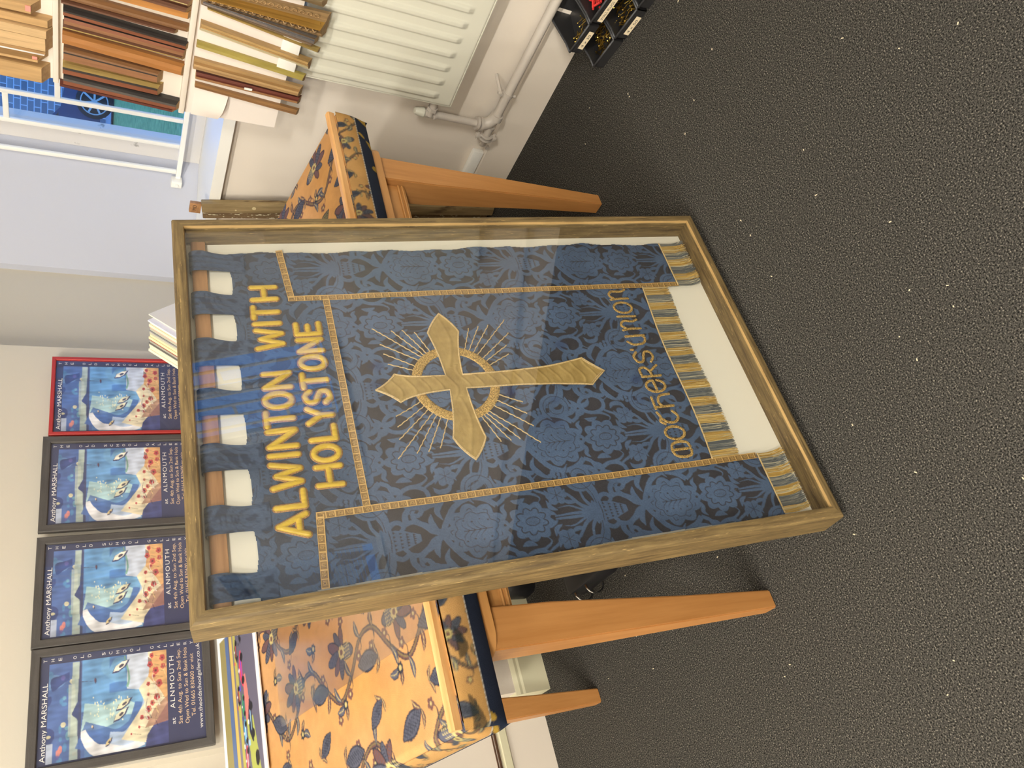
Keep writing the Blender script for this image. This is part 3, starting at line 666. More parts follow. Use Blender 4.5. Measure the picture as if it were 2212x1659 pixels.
GL={'A':[[(0,0),(.5,1)],[(.5,1),(1,0)],[(.22,.28),(.78,.28)]],'L':[[(0,1),(0,0)],[(0,0),(1,0)]],'W':[[(0,1),(.22,0)],[(.22,0),(.5,.85)],[(.5,.85),(.78,0)],[(.78,0),(1,1)]],'I':[[(.5,0),(.5,1)]],
'N':[[(0,0),(0,1)],[(0,1),(1,0)],[(1,0),(1,1)]],'T':[[(0,1),(1,1)],[(.5,1),(.5,0)]],'O':[el()],'H':[[(0,0),(0,1)],[(1,0),(1,1)],[(0,.5),(1,.5)]],'Y':[[(0,1),(.5,.45)],[(1,1),(.5,.45)],[(.5,.45),(.5,0)]],
'S':[[tuple(q) for q in catmull([(.95,.80),(.6,1),(.12,.88),(.12,.62),(.5,.5),(.9,.36),(.88,.1),(.45,0),(.03,.2)],6)]],'E':[[(0,0),(0,1)],[(0,1),(1,1)],[(0,0),(1,0)],[(0,.5),(.8,.5)]]}
def cat(*p): return [tuple(q) for q in catmull(p,6)]
UN={'M':[cat((.38,.02),(.08,.12),(.0,.5),(.14,.88),(.5,1)),cat((.62,.02),(.92,.12),(1,.5),(.86,.88),(.5,1)),[(.5,1),(.5,.06)]],'O':[el()],
'T':[cat((.0,.80),(.25,1),(.55,.9),(.95,1)),cat((.5,.92),(.12,.62),(.10,.22),(.5,0),(.95,.2))],
'H':[[(.12,1),(.12,0)],[(0,.97),(.85,.97)],cat((.12,.55),(.5,.70),(.92,.5),(.98,0))],
'E':[el(20,340),[(.05,.5),(.9,.55)],cat((.95,.66),(.95,.55),(.6,.52))],
'R':[[(.1,0),(.1,1)],cat((.1,.98),(.7,1),(.9,.75),(.6,.5),(.1,.46)),cat((.5,.48),(.8,.2),(1,0))],
'S':[GL['S'][0]],"'":[[(.5,1.0),(.4,.9)]],
'U':[cat((.30,1),(.02,.72),(.08,.2),(.45,0),(.72,.1)),[(.74,1),(.74,0)]],'N':[cat((.08,1),(.16,.6),(.16,0)),cat((.16,.75),(.5,1),(.88,.8),(.84,.3),(1,.02))],'I':[[(.5,1),(.5,0)]]}
def letter(ch,x0,x1,h0,h1,font,w0,hgt,mt,outline=True,flat=False):
    b1=B();b2=B()
    for st in font[ch]:
        p=[(x0+w0/2+(x1-x0-w0)*u if font is GL and ch!='I' else (x0+(x1-x0)*u),h0+w0/2+(h1-h0-w0)*v) for u,v in st]
        closed=(st[0]==st[-1]) or (abs(st[0][0]-st[-1][0])<1e-6 and abs(st[0][1]-st[-1][1])<1e-6)
        dome(b1,p,w0,hgt,closed=closed,flat=flat)
        if outline: dome(b2,p,w0+.0050,.0016,.0010,closed=closed,flat=True)
    o=add('letter',b1.mesh('letter',True),mt,bn,local=Matrix())
    if outline: add('outline_cord',b2.mesh('outline',True),M_cord,o,local=Matrix())
row1=[('A',.150,.204,1.127,1.190),('L',.209,.252,1.127,1.191),('W',.250,.314,1.127,1.192),('I',.321,.335,1.127,1.192),('N',.342,.389,1.127,1.191),('T',.389,.432,1.127,1.191),('O',.433,.479,1.125,1.190),('N',.482,.529,1.124,1.187),
('W',.583,.645,1.128,1.192),('I',.650,.664,1.130,1.193),('T',.668,.709,1.130,1.193),('H',.718,.764,1.130,1.192)]
row2=[('H',.246,.299,1.050,1.108),('O',.301,.345,1.048,1.109),('L',.349,.390,1.050,1.109),('Y',.388,.434,1.050,1.110),('S',.435,.478,1.048,1.110),('T',.476,.520,1.049,1.110),('O',.522,.566,1.047,1.109),('N',.569,.612,1.048,1.108),('E',.616,.656,1.048,1.108)]
for r_ in row1+row2: letter(*r_,GL,.0116,.0046,M_gold)
mu=[('M',.213,.256),('O',.259,.297),('T',.301,.339),('H',.343,.385),('E',.389,.427),('R',.431,.469),('S',.475,.513),("'",.514,.522),('U',.530,.570),('N',.573,.612),('I',.614,.628),('O',.630,.668),('N',.671,.709)]
for ch,a,c_ in mu: letter(ch,a+.002,c_-.002,.266,.323,UN,.0066,.0012,M_ring,outline=False,flat=True)
# cross, ring, rays
def qcurve(a,c_,b_,n=8): return [((1-t)**2*a[0]+2*t*(1-t)*c_[0]+t*t*b_[0],(1-t)**2*a[1]+2*t*(1-t)*c_[1]+t*t*b_[1]) for t in [k/n for k in range(n)]]
cxx,cyy,hw=.4635,.7775,.0185
up_t,up_r,up_l=(.4595,.9575),(.4965,.911),(.4235,.9095)
rt_t,rt_u,rt_d=(.657,.7775),(.603,.8145),(.603,.741)
lf_t,lf_u,lf_d=(.267,.7795),(.323,.8160),(.318,.7450)
dn_t,dn_r,dn_l=(.4613,.4130),(.5035,.4590),(.4260,.4560)
cr=[]
cr+=qcurve(up_t,(.474,.928),up_r,5)+qcurve(up_r,(.483,.885),(cxx+hw,cyy+hw+.002))
cr+=qcurve((cxx+hw,cyy+hw+.002),(.545,.800),rt_u)+qcurve(rt_u,(.630,.803),rt_t,5)+qcurve(rt_t,(.630,.752),rt_d,5)+qcurve(rt_d,(.545,.758),(cxx+hw,cyy-hw))
cr+=qcurve((cxx+hw,cyy-hw),(.478,.560),dn_r)+qcurve(dn_r,(.482,.440),dn_t,5)+qcurve(dn_t,(.442,.440),dn_l,5)+qcurve(dn_l,(.446,.560),(cxx-hw,cyy-hw))
cr+=qcurve((cxx-hw,cyy-hw),(.375,.757),lf_d)+qcurve(lf_d,(.292,.755),lf_t,5)+qcurve(lf_t,(.294,.805),lf_u,5)+qcurve(lf_u,(.375,.800),(cxx-hw,cyy+hw))+qcurve((cxx-hw,cyy+hw),(.442,.885),up_l)+qcurve(up_l,(.446,.928),up_t,5)
n=200; a=np.linspace(0,2*np.pi,n+1); sq=[(cxx+.0885*math.cos(t),cyy+.0885*math.sin(t)) for t in a]
rb=B(); dome(rb,sq,.022,.0022,.0016,closed=True,flat=True); add('embroidered_ring',rb.mesh('ring',True),M_ring,bn,local=Matrix())
# cross cloth on a fine grid so that it can pucker
def inpoly(X,Y,p):
    ins=np.zeros(X.shape,bool); p=np.array(p); q=np.roll(p,-1,0)
    for (ax,ay),(bx,by) in zip(p,q):
        if ay==by: continue
        c_=(ay>Y)!=(by>Y); ins^=c_&(X<(bx-ax)*(Y-ay)/(by-ay)+ax)
    return ins
xs=np.arange(.262,.662,.0016); hs=np.arange(.408,.962,.0016); X,H=np.meshgrid(xs,hs); xc,hc=np.meshgrid((xs[1:]+xs[:-1])/2,(hs[1:]+hs[:-1])/2)
pk=.0010*np.exp(-((np.mod(H*1.0+.012*np.sin(X*60),.031)-.015)/.0035)**2)*(np.abs(X-cxx)<.045)+.0009*snoise(X,H,55,21)+.0009*np.exp(-((H-cyy-.01*np.sin(X*30))/.004)**2)*(np.abs(X-cxx)>.04)
add('cross',gridmesh('cross',np.stack([X,H,wave(X,H)+.0052+pk],-1),None,inpoly(xc,hc,cr)),M_cross,bn,local=Matrix())
eb=B(); cl=[(x,y,float(wave(x,y))+.0048) for x,y in cr+cr[:1]]; eb.tube(cl,.0021,7,cap=False)
cy2=[(x*.0+cxx+(x-cxx)*.0+ (x-cxx)*.985,cyy+(y-cyy)*.985,float(wave(x,y))+.0058) for x,y in cr+cr[:1]]; eb.tube(cy2,.0011,5,cap=False)
add('cross_cord',eb.mesh('cc',True),M_thread,bn,local=Matrix())
rays=[(0.626,0.938,0.534,0.837),(0.617,0.896,0.538,0.831),(0.617,0.871,0.540,0.824),(0.608,0.844,0.544,0.816),(0.580,0.928,0.527,0.844),(0.554,0.924,0.512,0.856),(0.526,0.919,0.501,0.861),(0.612,0.714,0.545,0.740),(0.616,0.689,0.541,0.732),(0.618,0.664,0.533,0.725),(0.631,0.620,0.527,0.718),(0.591,0.620,0.517,0.709),(0.557,0.633,0.510,0.703),(0.531,0.635,0.499,0.699),(0.391,0.925,0.424,0.862),(0.365,0.926,0.413,0.857),(0.335,0.928,0.404,0.850),(0.291,0.938,0.395,0.843),(0.298,0.898,0.388,0.837),(0.299,0.873,0.384,0.828),(0.305,0.847,0.376,0.815),(0.397,0.637,0.427,0.699),(0.367,0.635,0.414,0.706),(0.334,0.629,0.403,0.716),(0.292,0.624,0.389,0.727),(0.306,0.668,0.385,0.732),(0.305,0.689,0.381,0.738),(0.305,0.712,0.378,0.744)]
for (a,b_,c_,d) in rays:
    q=B(); L=math.hypot(c_-a,d-b_); N_=max(int(L/.0022),4); pts=[]; rr=[]
    for k in range(N_+1):
        t=k/N_; x=a+(c_-a)*t+.0006*math.sin(k*.9); y=b_+(d-b_)*t+.0006*math.cos(k*.9); pts.append((x,y,float(wave(x,y))+.0024)); rr.append(.0012+.0003*(k%3==0))
    q.tube(pts,rr,5); add('ray',q.mesh('ray',True),M_thread,bn,local=Matrix())
# fringes
M_fr=mat('silk_fringe',(200,180,120),.5,attr=True,sheen=.3)
def fringe(x0,x1,h0f,L,curl,bandw=.0245,ph=0.):
    V=[];F=[];Cc=[]; x=x0; r=random.Random(int(x0*1000))
    gold=[rgb(212,172,82),rgb(190,150,66),rgb(228,198,122)]; gry=[rgb(118,122,116),rgb(146,146,134),rgb(92,100,104)]; lt=rgb(216,206,170)
    while x<x1:
        for lay in range(2):
            xx=x+r.uniform(-.0006,.0006); h0=h0f(xx); isg=(math.floor((xx+ph)/bandw)%2)==0
            c=r.choice(gold if isg else gry) if r.random()<.88 else lt
            LL=L*r.uniform(.93,1.04); n_=7; dxe=r.gauss(0,.0016)+curl*r.uniform(.3,1.2)*.004; wd=.0013
            for k in range(n_+1):
                t=k/n_; X_=xx+dxe*t**3+.0005*math.sin(t*7+xx*300); H_=h0-LL*t; Z_=MB_+.0062+.0012*lay-.002*t+(.006*curl*max(0,t-.6)*r.uniform(.3,1.6) if curl else 0)
                V+=[(X_-wd/2,H_,Z_),(X_+wd/2,H_,Z_)]; g=.62+.38*r.random() if k==0 else g; Cc+=[[c[0]*g,c[1]*g,c[2]*g]]*2
            b0=len(V)-2*(n_+1)
            for k in range(n_): F.append((b0+2*k,b0+2*k+1,b0+2*k+3,b0+2*k+2))
        x+=.00125
    m=mesh('fringe',V,F,cols=np.array(Cc)); o=add('fringe',m,M_fr,bn,local=Matrix()); o['kind']='stuff'
    hb=B(); pts=[(x0+(x1-x0)*k/60,h0f(x0+(x1-x0)*k/60)+.001,MB_+.0088+.0006*(k%2)) for k in range(61)]; hb.tube(pts,[.0016+.0007*(k%2) for k in range(61)],6); add('fringe_heading',hb.mesh('fh',True),M_thread,bn,local=Matrix())
fringe(.046,.199,lambda x:.106,.071,2.0,ph=.012); fringe(.714,.864,lambda x:.105,.074,2.0,ph=.004); fringe(.199,.714,lambda x:.216+.011*(.71-x)/.5-.004*math.sin((x-.2)*14)+.001,.076,.25)

# ---------------------------------------------------------------- text helper
def text(name,s,mt,parent,local,h=None,wd=None,align='LEFT',ext=.0002,space=1.0,sx=1.0):
    cu=bpy.data.curves.new('t','FONT'); cu.body=s; cu.size=1; cu.align_x=align; cu.extrude=0; cu.space_character=space; cu.resolution_u=3
    o=bpy.data.objects.new('t',cu); C.objects.link(o); bpy.context.view_layer.update()
    m=bpy.data.meshes.new_from_object(o.evaluated_get(bpy.context.evaluated_depsgraph_get())); bpy.data.objects.remove(o); bpy.data.curves.remove(cu)
    xs=[v.co.x for v in m.vertices]; w0=max(xs)-min(xs) if xs else 1
    k=h/.70 if h else wd/w0; kx=(wd/w0 if wd else k)*sx
    m.transform(Matrix.Diagonal((kx,k,1,1))); m.materials.clear()
    return add(name,m,mt,parent,local=local)

# ---------------------------------------------------------------- posters
PW,PHt=.290,.420
sky=rgb(96,150,200);sea=rgb(52,104,176)
def poster_art():
    A=Paint(.262,.300,.0009,rgb(70,120,180)); r=random.Random(4)
    W_,H_=.262,.300
    X,Y=np.meshgrid((np.arange(A.nx)+.5)*.0009,(np.arange(A.ny)+.5)*.0009)
    def mix(mask,c,al=1.): A.a=np.where(mask[...,None],A.a*(1-al)+np.array(c)[:3]*al,A.a)
    n1=snoise(X,Y,30,1);n2=snoise(X,Y,60,2)
    mix(Y>.21,rgb(62,100,168)); mix((Y>.21)&(n1>.4),rgb(92,140,196)); mix((Y>.25)&(n2>.8),rgb(40,66,132)); mix((Y>.285)&(X<.05),rgb(206,214,222),.6)
    for _ in range(26):
        A.poly(ell(r.uniform(.0,.26),r.uniform(.23,.30),r.uniform(.004,.012),r.uniform(.003,.007)),r.choice([rgb(60,140,190),rgb(226,120,80),rgb(238,226,160),rgb(90,80,160),rgb(100,170,190)]),.75)
    A.poly([(0,.226),(.26,.226),(.26,.243),(0,.246)],rgb(168,186,172),.9); A.poly([(.06,.228),(.20,.236),(.2,.252),(.06,.25)],rgb(196,208,186),.6)
    A.poly([(0,.219),(.262,.221),(.262,.226),(.14,.229),(0,.226)],rgb(58,68,112)); A.poly([(.10,.226),(.128,.226),(.165,.222),(.118,.243)],rgb(48,64,122)); 
    mix((Y<.219)&(X>.12),rgb(80,150,206)); mix((Y<.219)&(n1>.1),rgb(100,166,210),.6); mix((Y<.15)&(X>.16)&(n2>-.3),rgb(40,112,190),.8)
    A.poly(ribbon([(.105,.215),(.10,.16),(.115,.12),(.108,.09)],.075,.03),rgb(176,214,208),.8); 
    for _ in range(40): A.poly(ell(r.gauss(.122,.018),r.uniform(.10,.20),r.uniform(.0015,.005),.0013),rgb(240,236,190))
    A.poly(ribbon([(.06,.22),(.045,.18),(.03,.13),(.06,.08),(.12,.06)],.07,.05),rgb(46,96,170),.85)
    A.poly(ribbon([(.07,.214),(.046,.206),(.014,.18),(.008,.13),(.03,.07)],.012,.05),rgb(224,224,226)); A.poly(ribbon([(.04,.15),(.035,.10),(.09,.05),(.15,.03)],.03,.06),rgb(168,192,222),.9)
    A.poly([(.165,.105),(.262,.105),(.262,.0),(.14,.0)],rgb(198,210,228)); A.poly(ribbon([(.17,.105),(.2,.10),(.26,.112)],.006,.004),rgb(120,176,150))
    A.poly([(0,.02),(.06,.0),(.262,0),(.262,.05),(.20,.045),(.16,.075),(.12,.06),(.06,.10),(.03,.12)],rgb(232,218,176)); A.poly([(.11,0),(.262,0),(.262,.04),(.19,.05),(.15,.02)],rgb(226,168,92)); A.poly([(0,0),(.11,0),(.03,.055),(0,.06)],rgb(58,68,130)); A.poly([(.06,.0),(.13,.0),(.1,.035),(.05,.06)],rgb(170,110,80),.8)
    mix((Y<.05)&(X>.12)&(n2>.9),rgb(112,60,70),.8)
    def boat(x,y,s_,a,c):
        P_=[(-1,0),(-.3,.34),(.55,.34),(1.1,.05),(.5,-.32),(-.4,-.3)]; q=[(x+s_*(u*math.cos(a)-v*math.sin(a)),y+s_*(u*math.sin(a)+v*math.cos(a))) for u,v in P_]
        A.poly(q,rgb(40,44,100)); q=[(x+s_*.8*(u*math.cos(a)-v*math.sin(a))+.001,y+s_*.8*(u*math.sin(a)+v*math.cos(a))+.0015) for u,v in P_]; A.poly(q,c); A.poly(ell(x,y,s_*.28,s_*.14,12,a),rgb(70,60,80))
    boat(.125,.112,.026,2.2,rgb(236,228,180)); boat(.098,.120,.026,2.3,rgb(238,232,190)); boat(.232,.120,.028,2.2,rgb(240,232,206)); boat(.03,.15,.014,2.5,rgb(232,206,130)); boat(.075,.19,.006,0,rgb(230,200,150)); boat(.20,.185,.008,0,rgb(120,70,90))
    A.line([(.20,.19),(.203,.222)],.0012,rgb(60,60,90),cr=False)
    for (x,y,s_) in [(.205,.03,.010),(.225,.045,.0085),(.25,.04,.007),(.19,.035,.005),(.168,.022,.0105),(.13,.028,.0095),(.115,.04,.0075),(.10,.05,.009),(.08,.068,.006),(.075,.052,.005),(.055,.075,.004),(.04,.095,.003),(.17,.05,.006),(.14,.05,.005),(.24,.012,.009),(.215,.01,.008)]:
        A.poly(scallop(x,y,s_,s_*.8,5,.12),rgb(196,52,52)); A.poly(ell(x,y,s_*.35,s_*.3),rgb(110,30,40)); A.line([(x,y-s_),(x-.006,y-.025)],.001,rgb(120,110,60),cr=False)
    for _ in range(18):
        x=r.uniform(.05,.2); y=.055-x*.2+r.uniform(-.02,.02); A.line([(x,y),(x+.02,y+.006),(x+.04,y)],.0016,r.choice([rgb(240,236,226),rgb(40,40,70),rgb(236,200,120)]),'taper')
    A.blur(1); return A
ART=poster_art(); ART.a=ART.a*.80+.20*ART.a.mean(2,keepdims=True); _X,_Y=np.meshgrid((np.arange(ART.nx)+.5)*.0009,(np.arange(ART.ny)+.5)*.0009); ART.a=np.clip(ART.a*(1+.16*snoise(_X,_Y,90,31)+.12*snoise(_X*2.2,_Y,160,33))[...,None],0,1)*.92+.02
artv=np.append(np.arange(0,.262,.0014),.262); arth=np.append(np.arange(0,.300,.0014),.300); Ug,Vg=np.meshgrid(artv,arth)
artm=gridmesh('art',np.stack([Ug,Vg,np.zeros_like(Ug)],-1),ART.at(Ug,Vg)); artm.materials.append(M_attr)
M_navy=mat('poster_navy_ink',(66,70,98),.5)
def make_poster(fw,fmat,red=False):
    t=empty('framed_poster')
    Wd,Hd=PW+2*fw,PHt+2*fw
    pf=[(0,0),(0,.014),(.002,.016),(fw-.002,.016),(fw,.013),(fw,0)]
    ring4('frame_rail',Wd,Hd,t,[fmat],pf,[0]*6)
    box('sheet',fw,Wd-fw,fw,Hd-fw,.004,.0060,M_navy,t,local=Matrix())
    add('picture',artm,M_attr,t,local=T(fw+.006,fw+.098,.0066))
    z=.0066
    def tx(s,x,y,h,wd,mt,al='LEFT',sp=1.): text('printed_text',s,mt,t,T(x,y,z),h=h,wd=wd,align=al,space=sp)
    tx('Anthony MARSHALL',fw+.012,fw+.400,.0125,.205,M_txt)
    for k,ch in enumerate('THE OLD SCHOOL GALLERY'):
        if ch!=' ': tx(ch,fw+.2792,fw+.404-.0181*k,.0088,.008 if ch!='I' else .003,M_txt,'CENTER')
    tx('at',fw+.052,fw+.0790,.0105,.018,M_txt); tx('ALNMOUTH',fw+.096,fw+.079,.0125,.150,M_txt,sp=1.25)
    tx('Sat 4th Aug. to Sun 2nd Sep.',fw+.050,fw+.0605,.0105,.215,M_txt2)
    tx('Open Wed to Sun & Bank Hols',fw+.048,fw+.0425,.0105,.218,M_txt2)
    tx('Tel. 01665 830600 or visit',fw+.066,fw+.0250,.0105,.180,M_txt2)
    tx('www.theoldschoolgallery.co.uk',fw+.030,fw+.0065,.0105,.245,M_txt)
    box('glazing',fw,Wd-fw,fw,Hd-fw,.0105,.0115,M_pglass,t,local=Matrix())
    return t,Wd,Hd
M_pglass=glassmat('poster_glazing',ior=1.25)
def copy_tree(o,parent=None,M=None):
    c=o.copy(); C.objects.link(c)
    if parent: c.parent=parent
    for ch in [q for q in bpy.data.objects if q.parent==o]: copy_tree(ch,c)
    return c
lean=math.radians(1.5)
def pmat(x,y,z): return T(x,y,z)@Matrix.Rotation(math.radians(90)-lean,4,'X')
t1,pw,ph_=make_poster(.0235,M_blackframe)
pl=[(.483,1.134,'black framed coastal poster nearest the left edge of the photo, website line fully visible'),(.823,1.136,'black framed coastal poster second from the left, above the corner of the big frame'),(1.177,1.135,'black framed coastal poster beside the red framed one')]
kids=[q for q in bpy.data.objects if q.parent==t1]
for i,(x,z,lab) in enumerate(pl):
    if i==0: o=t1
    else:
        o=t1.copy(); C.objects.link(o)
        for ch in kids: q=ch.copy(); C.objects.link(q); q.parent=o
    o.matrix_world=pmat(x,2.551,z); tag(o,lab,'poster','framed exhibition posters on the display board')
t2,pw2,ph2=make_poster(.0125,M_redframe); t2.matrix_world=pmat(1.521,2.553,1.143); tag(t2,'coastal poster in a thin red frame, right-hand end of the poster row','poster','framed exhibition posters on the display board')

# ---------------------------------------------------------------- racing print, acetate sheet, cards on the board
def onb(x,y,off=0): # world x,y -> point on slope
    return Vector((x,y,.897+.18*(y-1.357)+off))
A=Paint(.40,.27,.001,rgb(236,234,238)); r=random.Random(9); 
def band(y0,y1,c,x0=.022,x1=.40): A.poly([(x0,y0),(x1,y0),(x1,y1),(x0,y1)],c)
Wp=.46
A=Paint(Wp,.305,.0012,rgb(240,238,242))
def band(y0,y1,c,y2=None,y3=None): A.poly([(.0,y0),(Wp-.03,y2 if y2 is not None else y0),(Wp-.03,y3 if y3 is not None else y1),(.0,y1)],c)
band(.022,.285,rgb(96,92,112)); band(.235,.285,rgb(150,138,88)); band(.205,.235,rgb(86,108,152),.215,.24); band(.185,.205,rgb(204,178,96)); band(.165,.185,rgb(120,112,128)); band(.145,.165,rgb(178,170,84),.155,.175); A.poly([(0,.04),(.16,.07),(.16,.12),(0,.10)],rgb(166,172,84)); A.poly([(.16,.08),(.28,.10),(.28,.12),(.16,.12)],rgb(206,120,112))
def rc(x,y,s_,c1,c2):
    A.poly([(x-s_,y),(x-s_*.5,y+s_*.3),(x+s_*.2,y+s_*.35),(x+s_,y+s_*.1),(x+s_,y-s_*.1),(x-s_,y-s_*.15)],c1); A.poly([(x-s_*.5,y+s_*.05),(x+s_*.5,y+s_*.12),(x+s_*.5,y+.0),(x-s_*.5,y-.0)],c2)
    for q in (-.65,.62): A.poly(ell(x+s_*q,y-s_*.12,s_*.24,s_*.22,14),rgb(26,24,30))
    A.poly(ell(x,y+s_*.35,s_*.12,s_*.12,10),rgb(220,210,220)); A.poly([(x-s_*1.1,y+s_*.3),(x-s_*.8,y+s_*.3),(x-s_*.8,y+s_*.55),(x-s_*1.1,y+s_*.55)],c2)
rc(.30,.125,.05,rgb(206,56,92),rgb(90,80,210)); rc(.36,.155,.034,rgb(60,60,70),rgb(220,90,60)); rc(.235,.16,.03,rgb(60,50,60),rgb(200,70,60)); rc(.20,.13,.032,rgb(60,150,90),rgb(40,60,140)); rc(.13,.13,.034,rgb(70,160,210),rgb(230,230,240)); rc(.06,.13,.036,rgb(214,60,90),rgb(230,230,240)); rc(.15,.085,.055,rgb(34,36,60),rgb(150,190,220)); rc(.40,.12,.03,rgb(50,48,60),rgb(40,40,50)); A.poly(ell(.05,.062,.02,.014),rgb(24,24,28)); rc(.03,.16,.02,rgb(230,110,60),rgb(230,110,60)); A.blur(1)
pu=np.append(np.arange(0,Wp,.0028),Wp); pv=np.append(np.arange(0,.305,.0028),.305); Ug,Vg=np.meshgrid(pu,pv)
o0=onb(.335,2.215,.006); o1=onb(.795,2.225,.006); e1=(o1-o0).normalized(); e2=Vector((0,cs,sn)); e2=(e2-e1*e2.dot(e1)).normalized(); e3=e1.cross(e2)
PM=basis(o0,e1,e2,e3)
rp=empty('racing_print',mw=PM,label='white bordered colour photograph print of racing cars lying on the tapestry below the posters',cat='print')
add('photo_sheet',gridmesh('photo',np.stack([Ug,Vg,.0032+.0*Ug],-1),A.at(Ug,Vg)),M_attr,rp,local=Matrix()); box('backing_card',0,Wp,0,.305,.0,.003,M_paper,rp,local=Matrix())
# acetate sheet: rotated rectangle
a0=onb(.413,2.121,.003); a1=onb(.402,1.400,.003); a2=onb(1.05,1.400,.003); a3=onb(1.06,2.121,.003)
nz=Vector((0,-sn,cs)); v=[a0,a1,a2,a3]; v2=[p+nz*.0022 for p in v]
tag(add('clear_sheet',mesh('sheet',v+v2,[(3,2,1,0),(4,5,6,7),(0,1,5,4),(1,2,6,5),(2,3,7,6),(3,0,4,7)]),M_sheet),'clear glazing sheet lying on the tapestry board, its edge running diagonally left of the frame','sheet')
# mount cards
cols=[(240,232,214),(244,240,240),(238,226,196),(240,230,200),(226,172,156),(188,184,166),(150,148,150),(196,192,170),(234,220,176),(236,222,180),(158,62,50),(170,164,150),(120,116,110),(238,228,196),(240,230,200),(242,234,208)]
names=['cream','white','ivory','buff cream','pink','grey green','mid grey','pale olive','yellow cream','straw','dark red','stone grey','slate grey','pale cream','light cream','soft cream']
nv=Vector((.30,-.95,.05)).normalized(); hv=Vector((.95,.30,0)).normalized(); uv=nv.cross(hv); uv=-uv if uv.z<0 else uv
top0=Vector((1.850,2.300,1.303)); z=0
M_cards=[]
for i,(c_,nm) in enumerate(zip(cols,names)):
    th=.0045 if i in (0,1,4,6,10,12) else .0098
    L=.150
    corner=top0-nv*z*1.0+uv*(.004 if i==1 else -.002*(i%3))-(hv*.03 if i else Vector())
    e1=(hv*.64-uv*.77).normalized(); e2=(-hv*.77-uv*.64).normalized()
    CM=basis(corner,e1,e2,e1.cross(e2))
    s_=1 if e1.cross(e2).dot(nv)<0 else -1
    o=add('mount_card',B().box(0,L,0,L,min(0,s_*th),max(0,s_*th)).mesh('card'),mat('card_'+nm.replace(' ','_'),c_,.8),None,mw=CM)
    tag(o,'%s mount card standing on its corner in the stack behind the frame'%nm,'card','mount cards behind the big frame')
    z+=th+.0006

# ---------------------------------------------------------------- weathered planks
M_plank=mat('weathered_timber',(112,92,58),.75,col2=(158,136,96),nscale=(5,60,60),nlo=.3,nhi=.7,bump=.6,bscale=(6,130,130),fleck=((92,72,44),(7,30,30),.62,.70))
M_rough=mat('paint_speckled_timber',(96,74,46),.8,col2=(120,96,64),nscale=(6,60,60),fleck=((206,198,168),(60,120,120),.60,.64),bump=.6)
def plank(name,ptop,pbot,wd,th,mt,label,side=Vector((0,1,0)),knots=()):
    a=Vector(pbot);t=Vector(ptop); x=(t-a).normalized(); y=(side-x*side.dot(x)).normalized(); z=x.cross(y); L=(t-a).length
    e=empty(name,mw=basis(a,x,y,z),label=label,cat='timber')
    add('board',autosmooth(B().box(0,L,-wd/2,wd/2,-th/2,th/2,b=.003).mesh('pl')),mt,e,local=Matrix())
    for (u,v_,r_) in knots:
        add('knot',autosmooth(B().tube([(u,v_,th/2-.002),(u,v_,th/2+.0006)],[r_,r_],14).mesh('knot')),M_knot,e,local=Matrix())
        if name: 
            zz=-th/2; add('knot',autosmooth(B().tube([(u,v_,zz+.002),(u,v_,zz-.0006)],[r_,r_],14).mesh('knot')),M_knot,e,local=Matrix())
    return e
M_knot=mat('pale_knot',(196,178,136),.7)
plank('timber_board',(2.275,2.178,1.128),(2.272,1.985,.006),.046,.024,M_plank,'weathered grey brown timber board with a pale knot leaning in the corner beside the frame',knots=((1.02,.008,.0035),(.955,-.002,.0075)))
plank('timber_board',(2.292,2.226,1.118),(2.292,2.04,.006),.05,.014,M_rough,'rough paint speckled timber board leaning behind the knotted board')
oc=empty('timber_offcut',loc=(2.276,2.186,1.13),label='short pale timber offcut marked MD standing on the leaning board',cat='timber')
add('block',autosmooth(B().box(2.268,2.283,2.164,2.210,1.129,1.168,b=.0015).mesh('oc')),M_slat,oc)
mk=text('marking','MD',M_ink,oc,Matrix(),h=.013,wd=.026); mk.matrix_basis=Matrix.Translation((2.2678-2.276,2.198-2.186,1.145-1.13))@Matrix.Rotation(math.radians(-90),4,'Z')@Matrix.Rotation(math.radians(90),4,'X')

# ---------------------------------------------------------------- moulding sample display
XB=2.172
sb=empty('sample_board',loc=(XB+.03,1.2,.96),label='white upright panel in front of the window carrying the rows of moulding samples',cat='display panel')
M_panel=mat('cream_white_panel',(222,212,198),.75)
box('upper_panel',XB+.012,XB+.022,.40,1.668,1.242,2.15,M_panel,sb)
box('ledge',XB-.002,XB+.012,.40,1.672,1.578,1.592,M_panel,sb,b=.002); box('ledge',XB-.002,XB+.012,.40,1.700,1.2415,1.258,M_panel,sb,b=.002)
box('lower_card',XB+.010,XB+.0135,.62,1.700,.966,1.241,M_paper,sb)
add('torn_paper_flap',gridmesh('flap',np.array([[[XB+.004-.02*math.sin(3*u)*v,1.60+.10*u,1.222-.10*v*(1-.2*u)+.0*u] for u in np.linspace(0,1,9)] for v in np.linspace(0,1,9)])),M_paper,sb,mw=Matrix())
for y in (.6,1.55): box('hanging_strap',XB+.013,XB+.019,y-.01,y+.01,2.1,3.349,M_panel,sb)
tag(box('white_tag',XB+.0,XB+.003,1.352,1.485,.949,1.004,M_white,b=.001),'small white plastic tag below the samples in front of the radiator','tag')
RAW=mat('raw_end_grain',(172,140,100),.8,col2=(190,160,120),nscale=(60,60,60))
MS={}
def sm(c,rough=.4,metal=0,c2=None):
    k=(c,rough,metal)
    if k not in MS: _l=sum(c)/3; c=tuple(int((v*.84+_l*.16)*.86) for v in c); MS[k]=mat('moulding_finish',c,rough,metal,col2=c2 or tuple(min(255,int(v*1.14+6)) for v in c),nscale=(70,70,5),nlo=.3,nhi=.7)
    return MS[k]
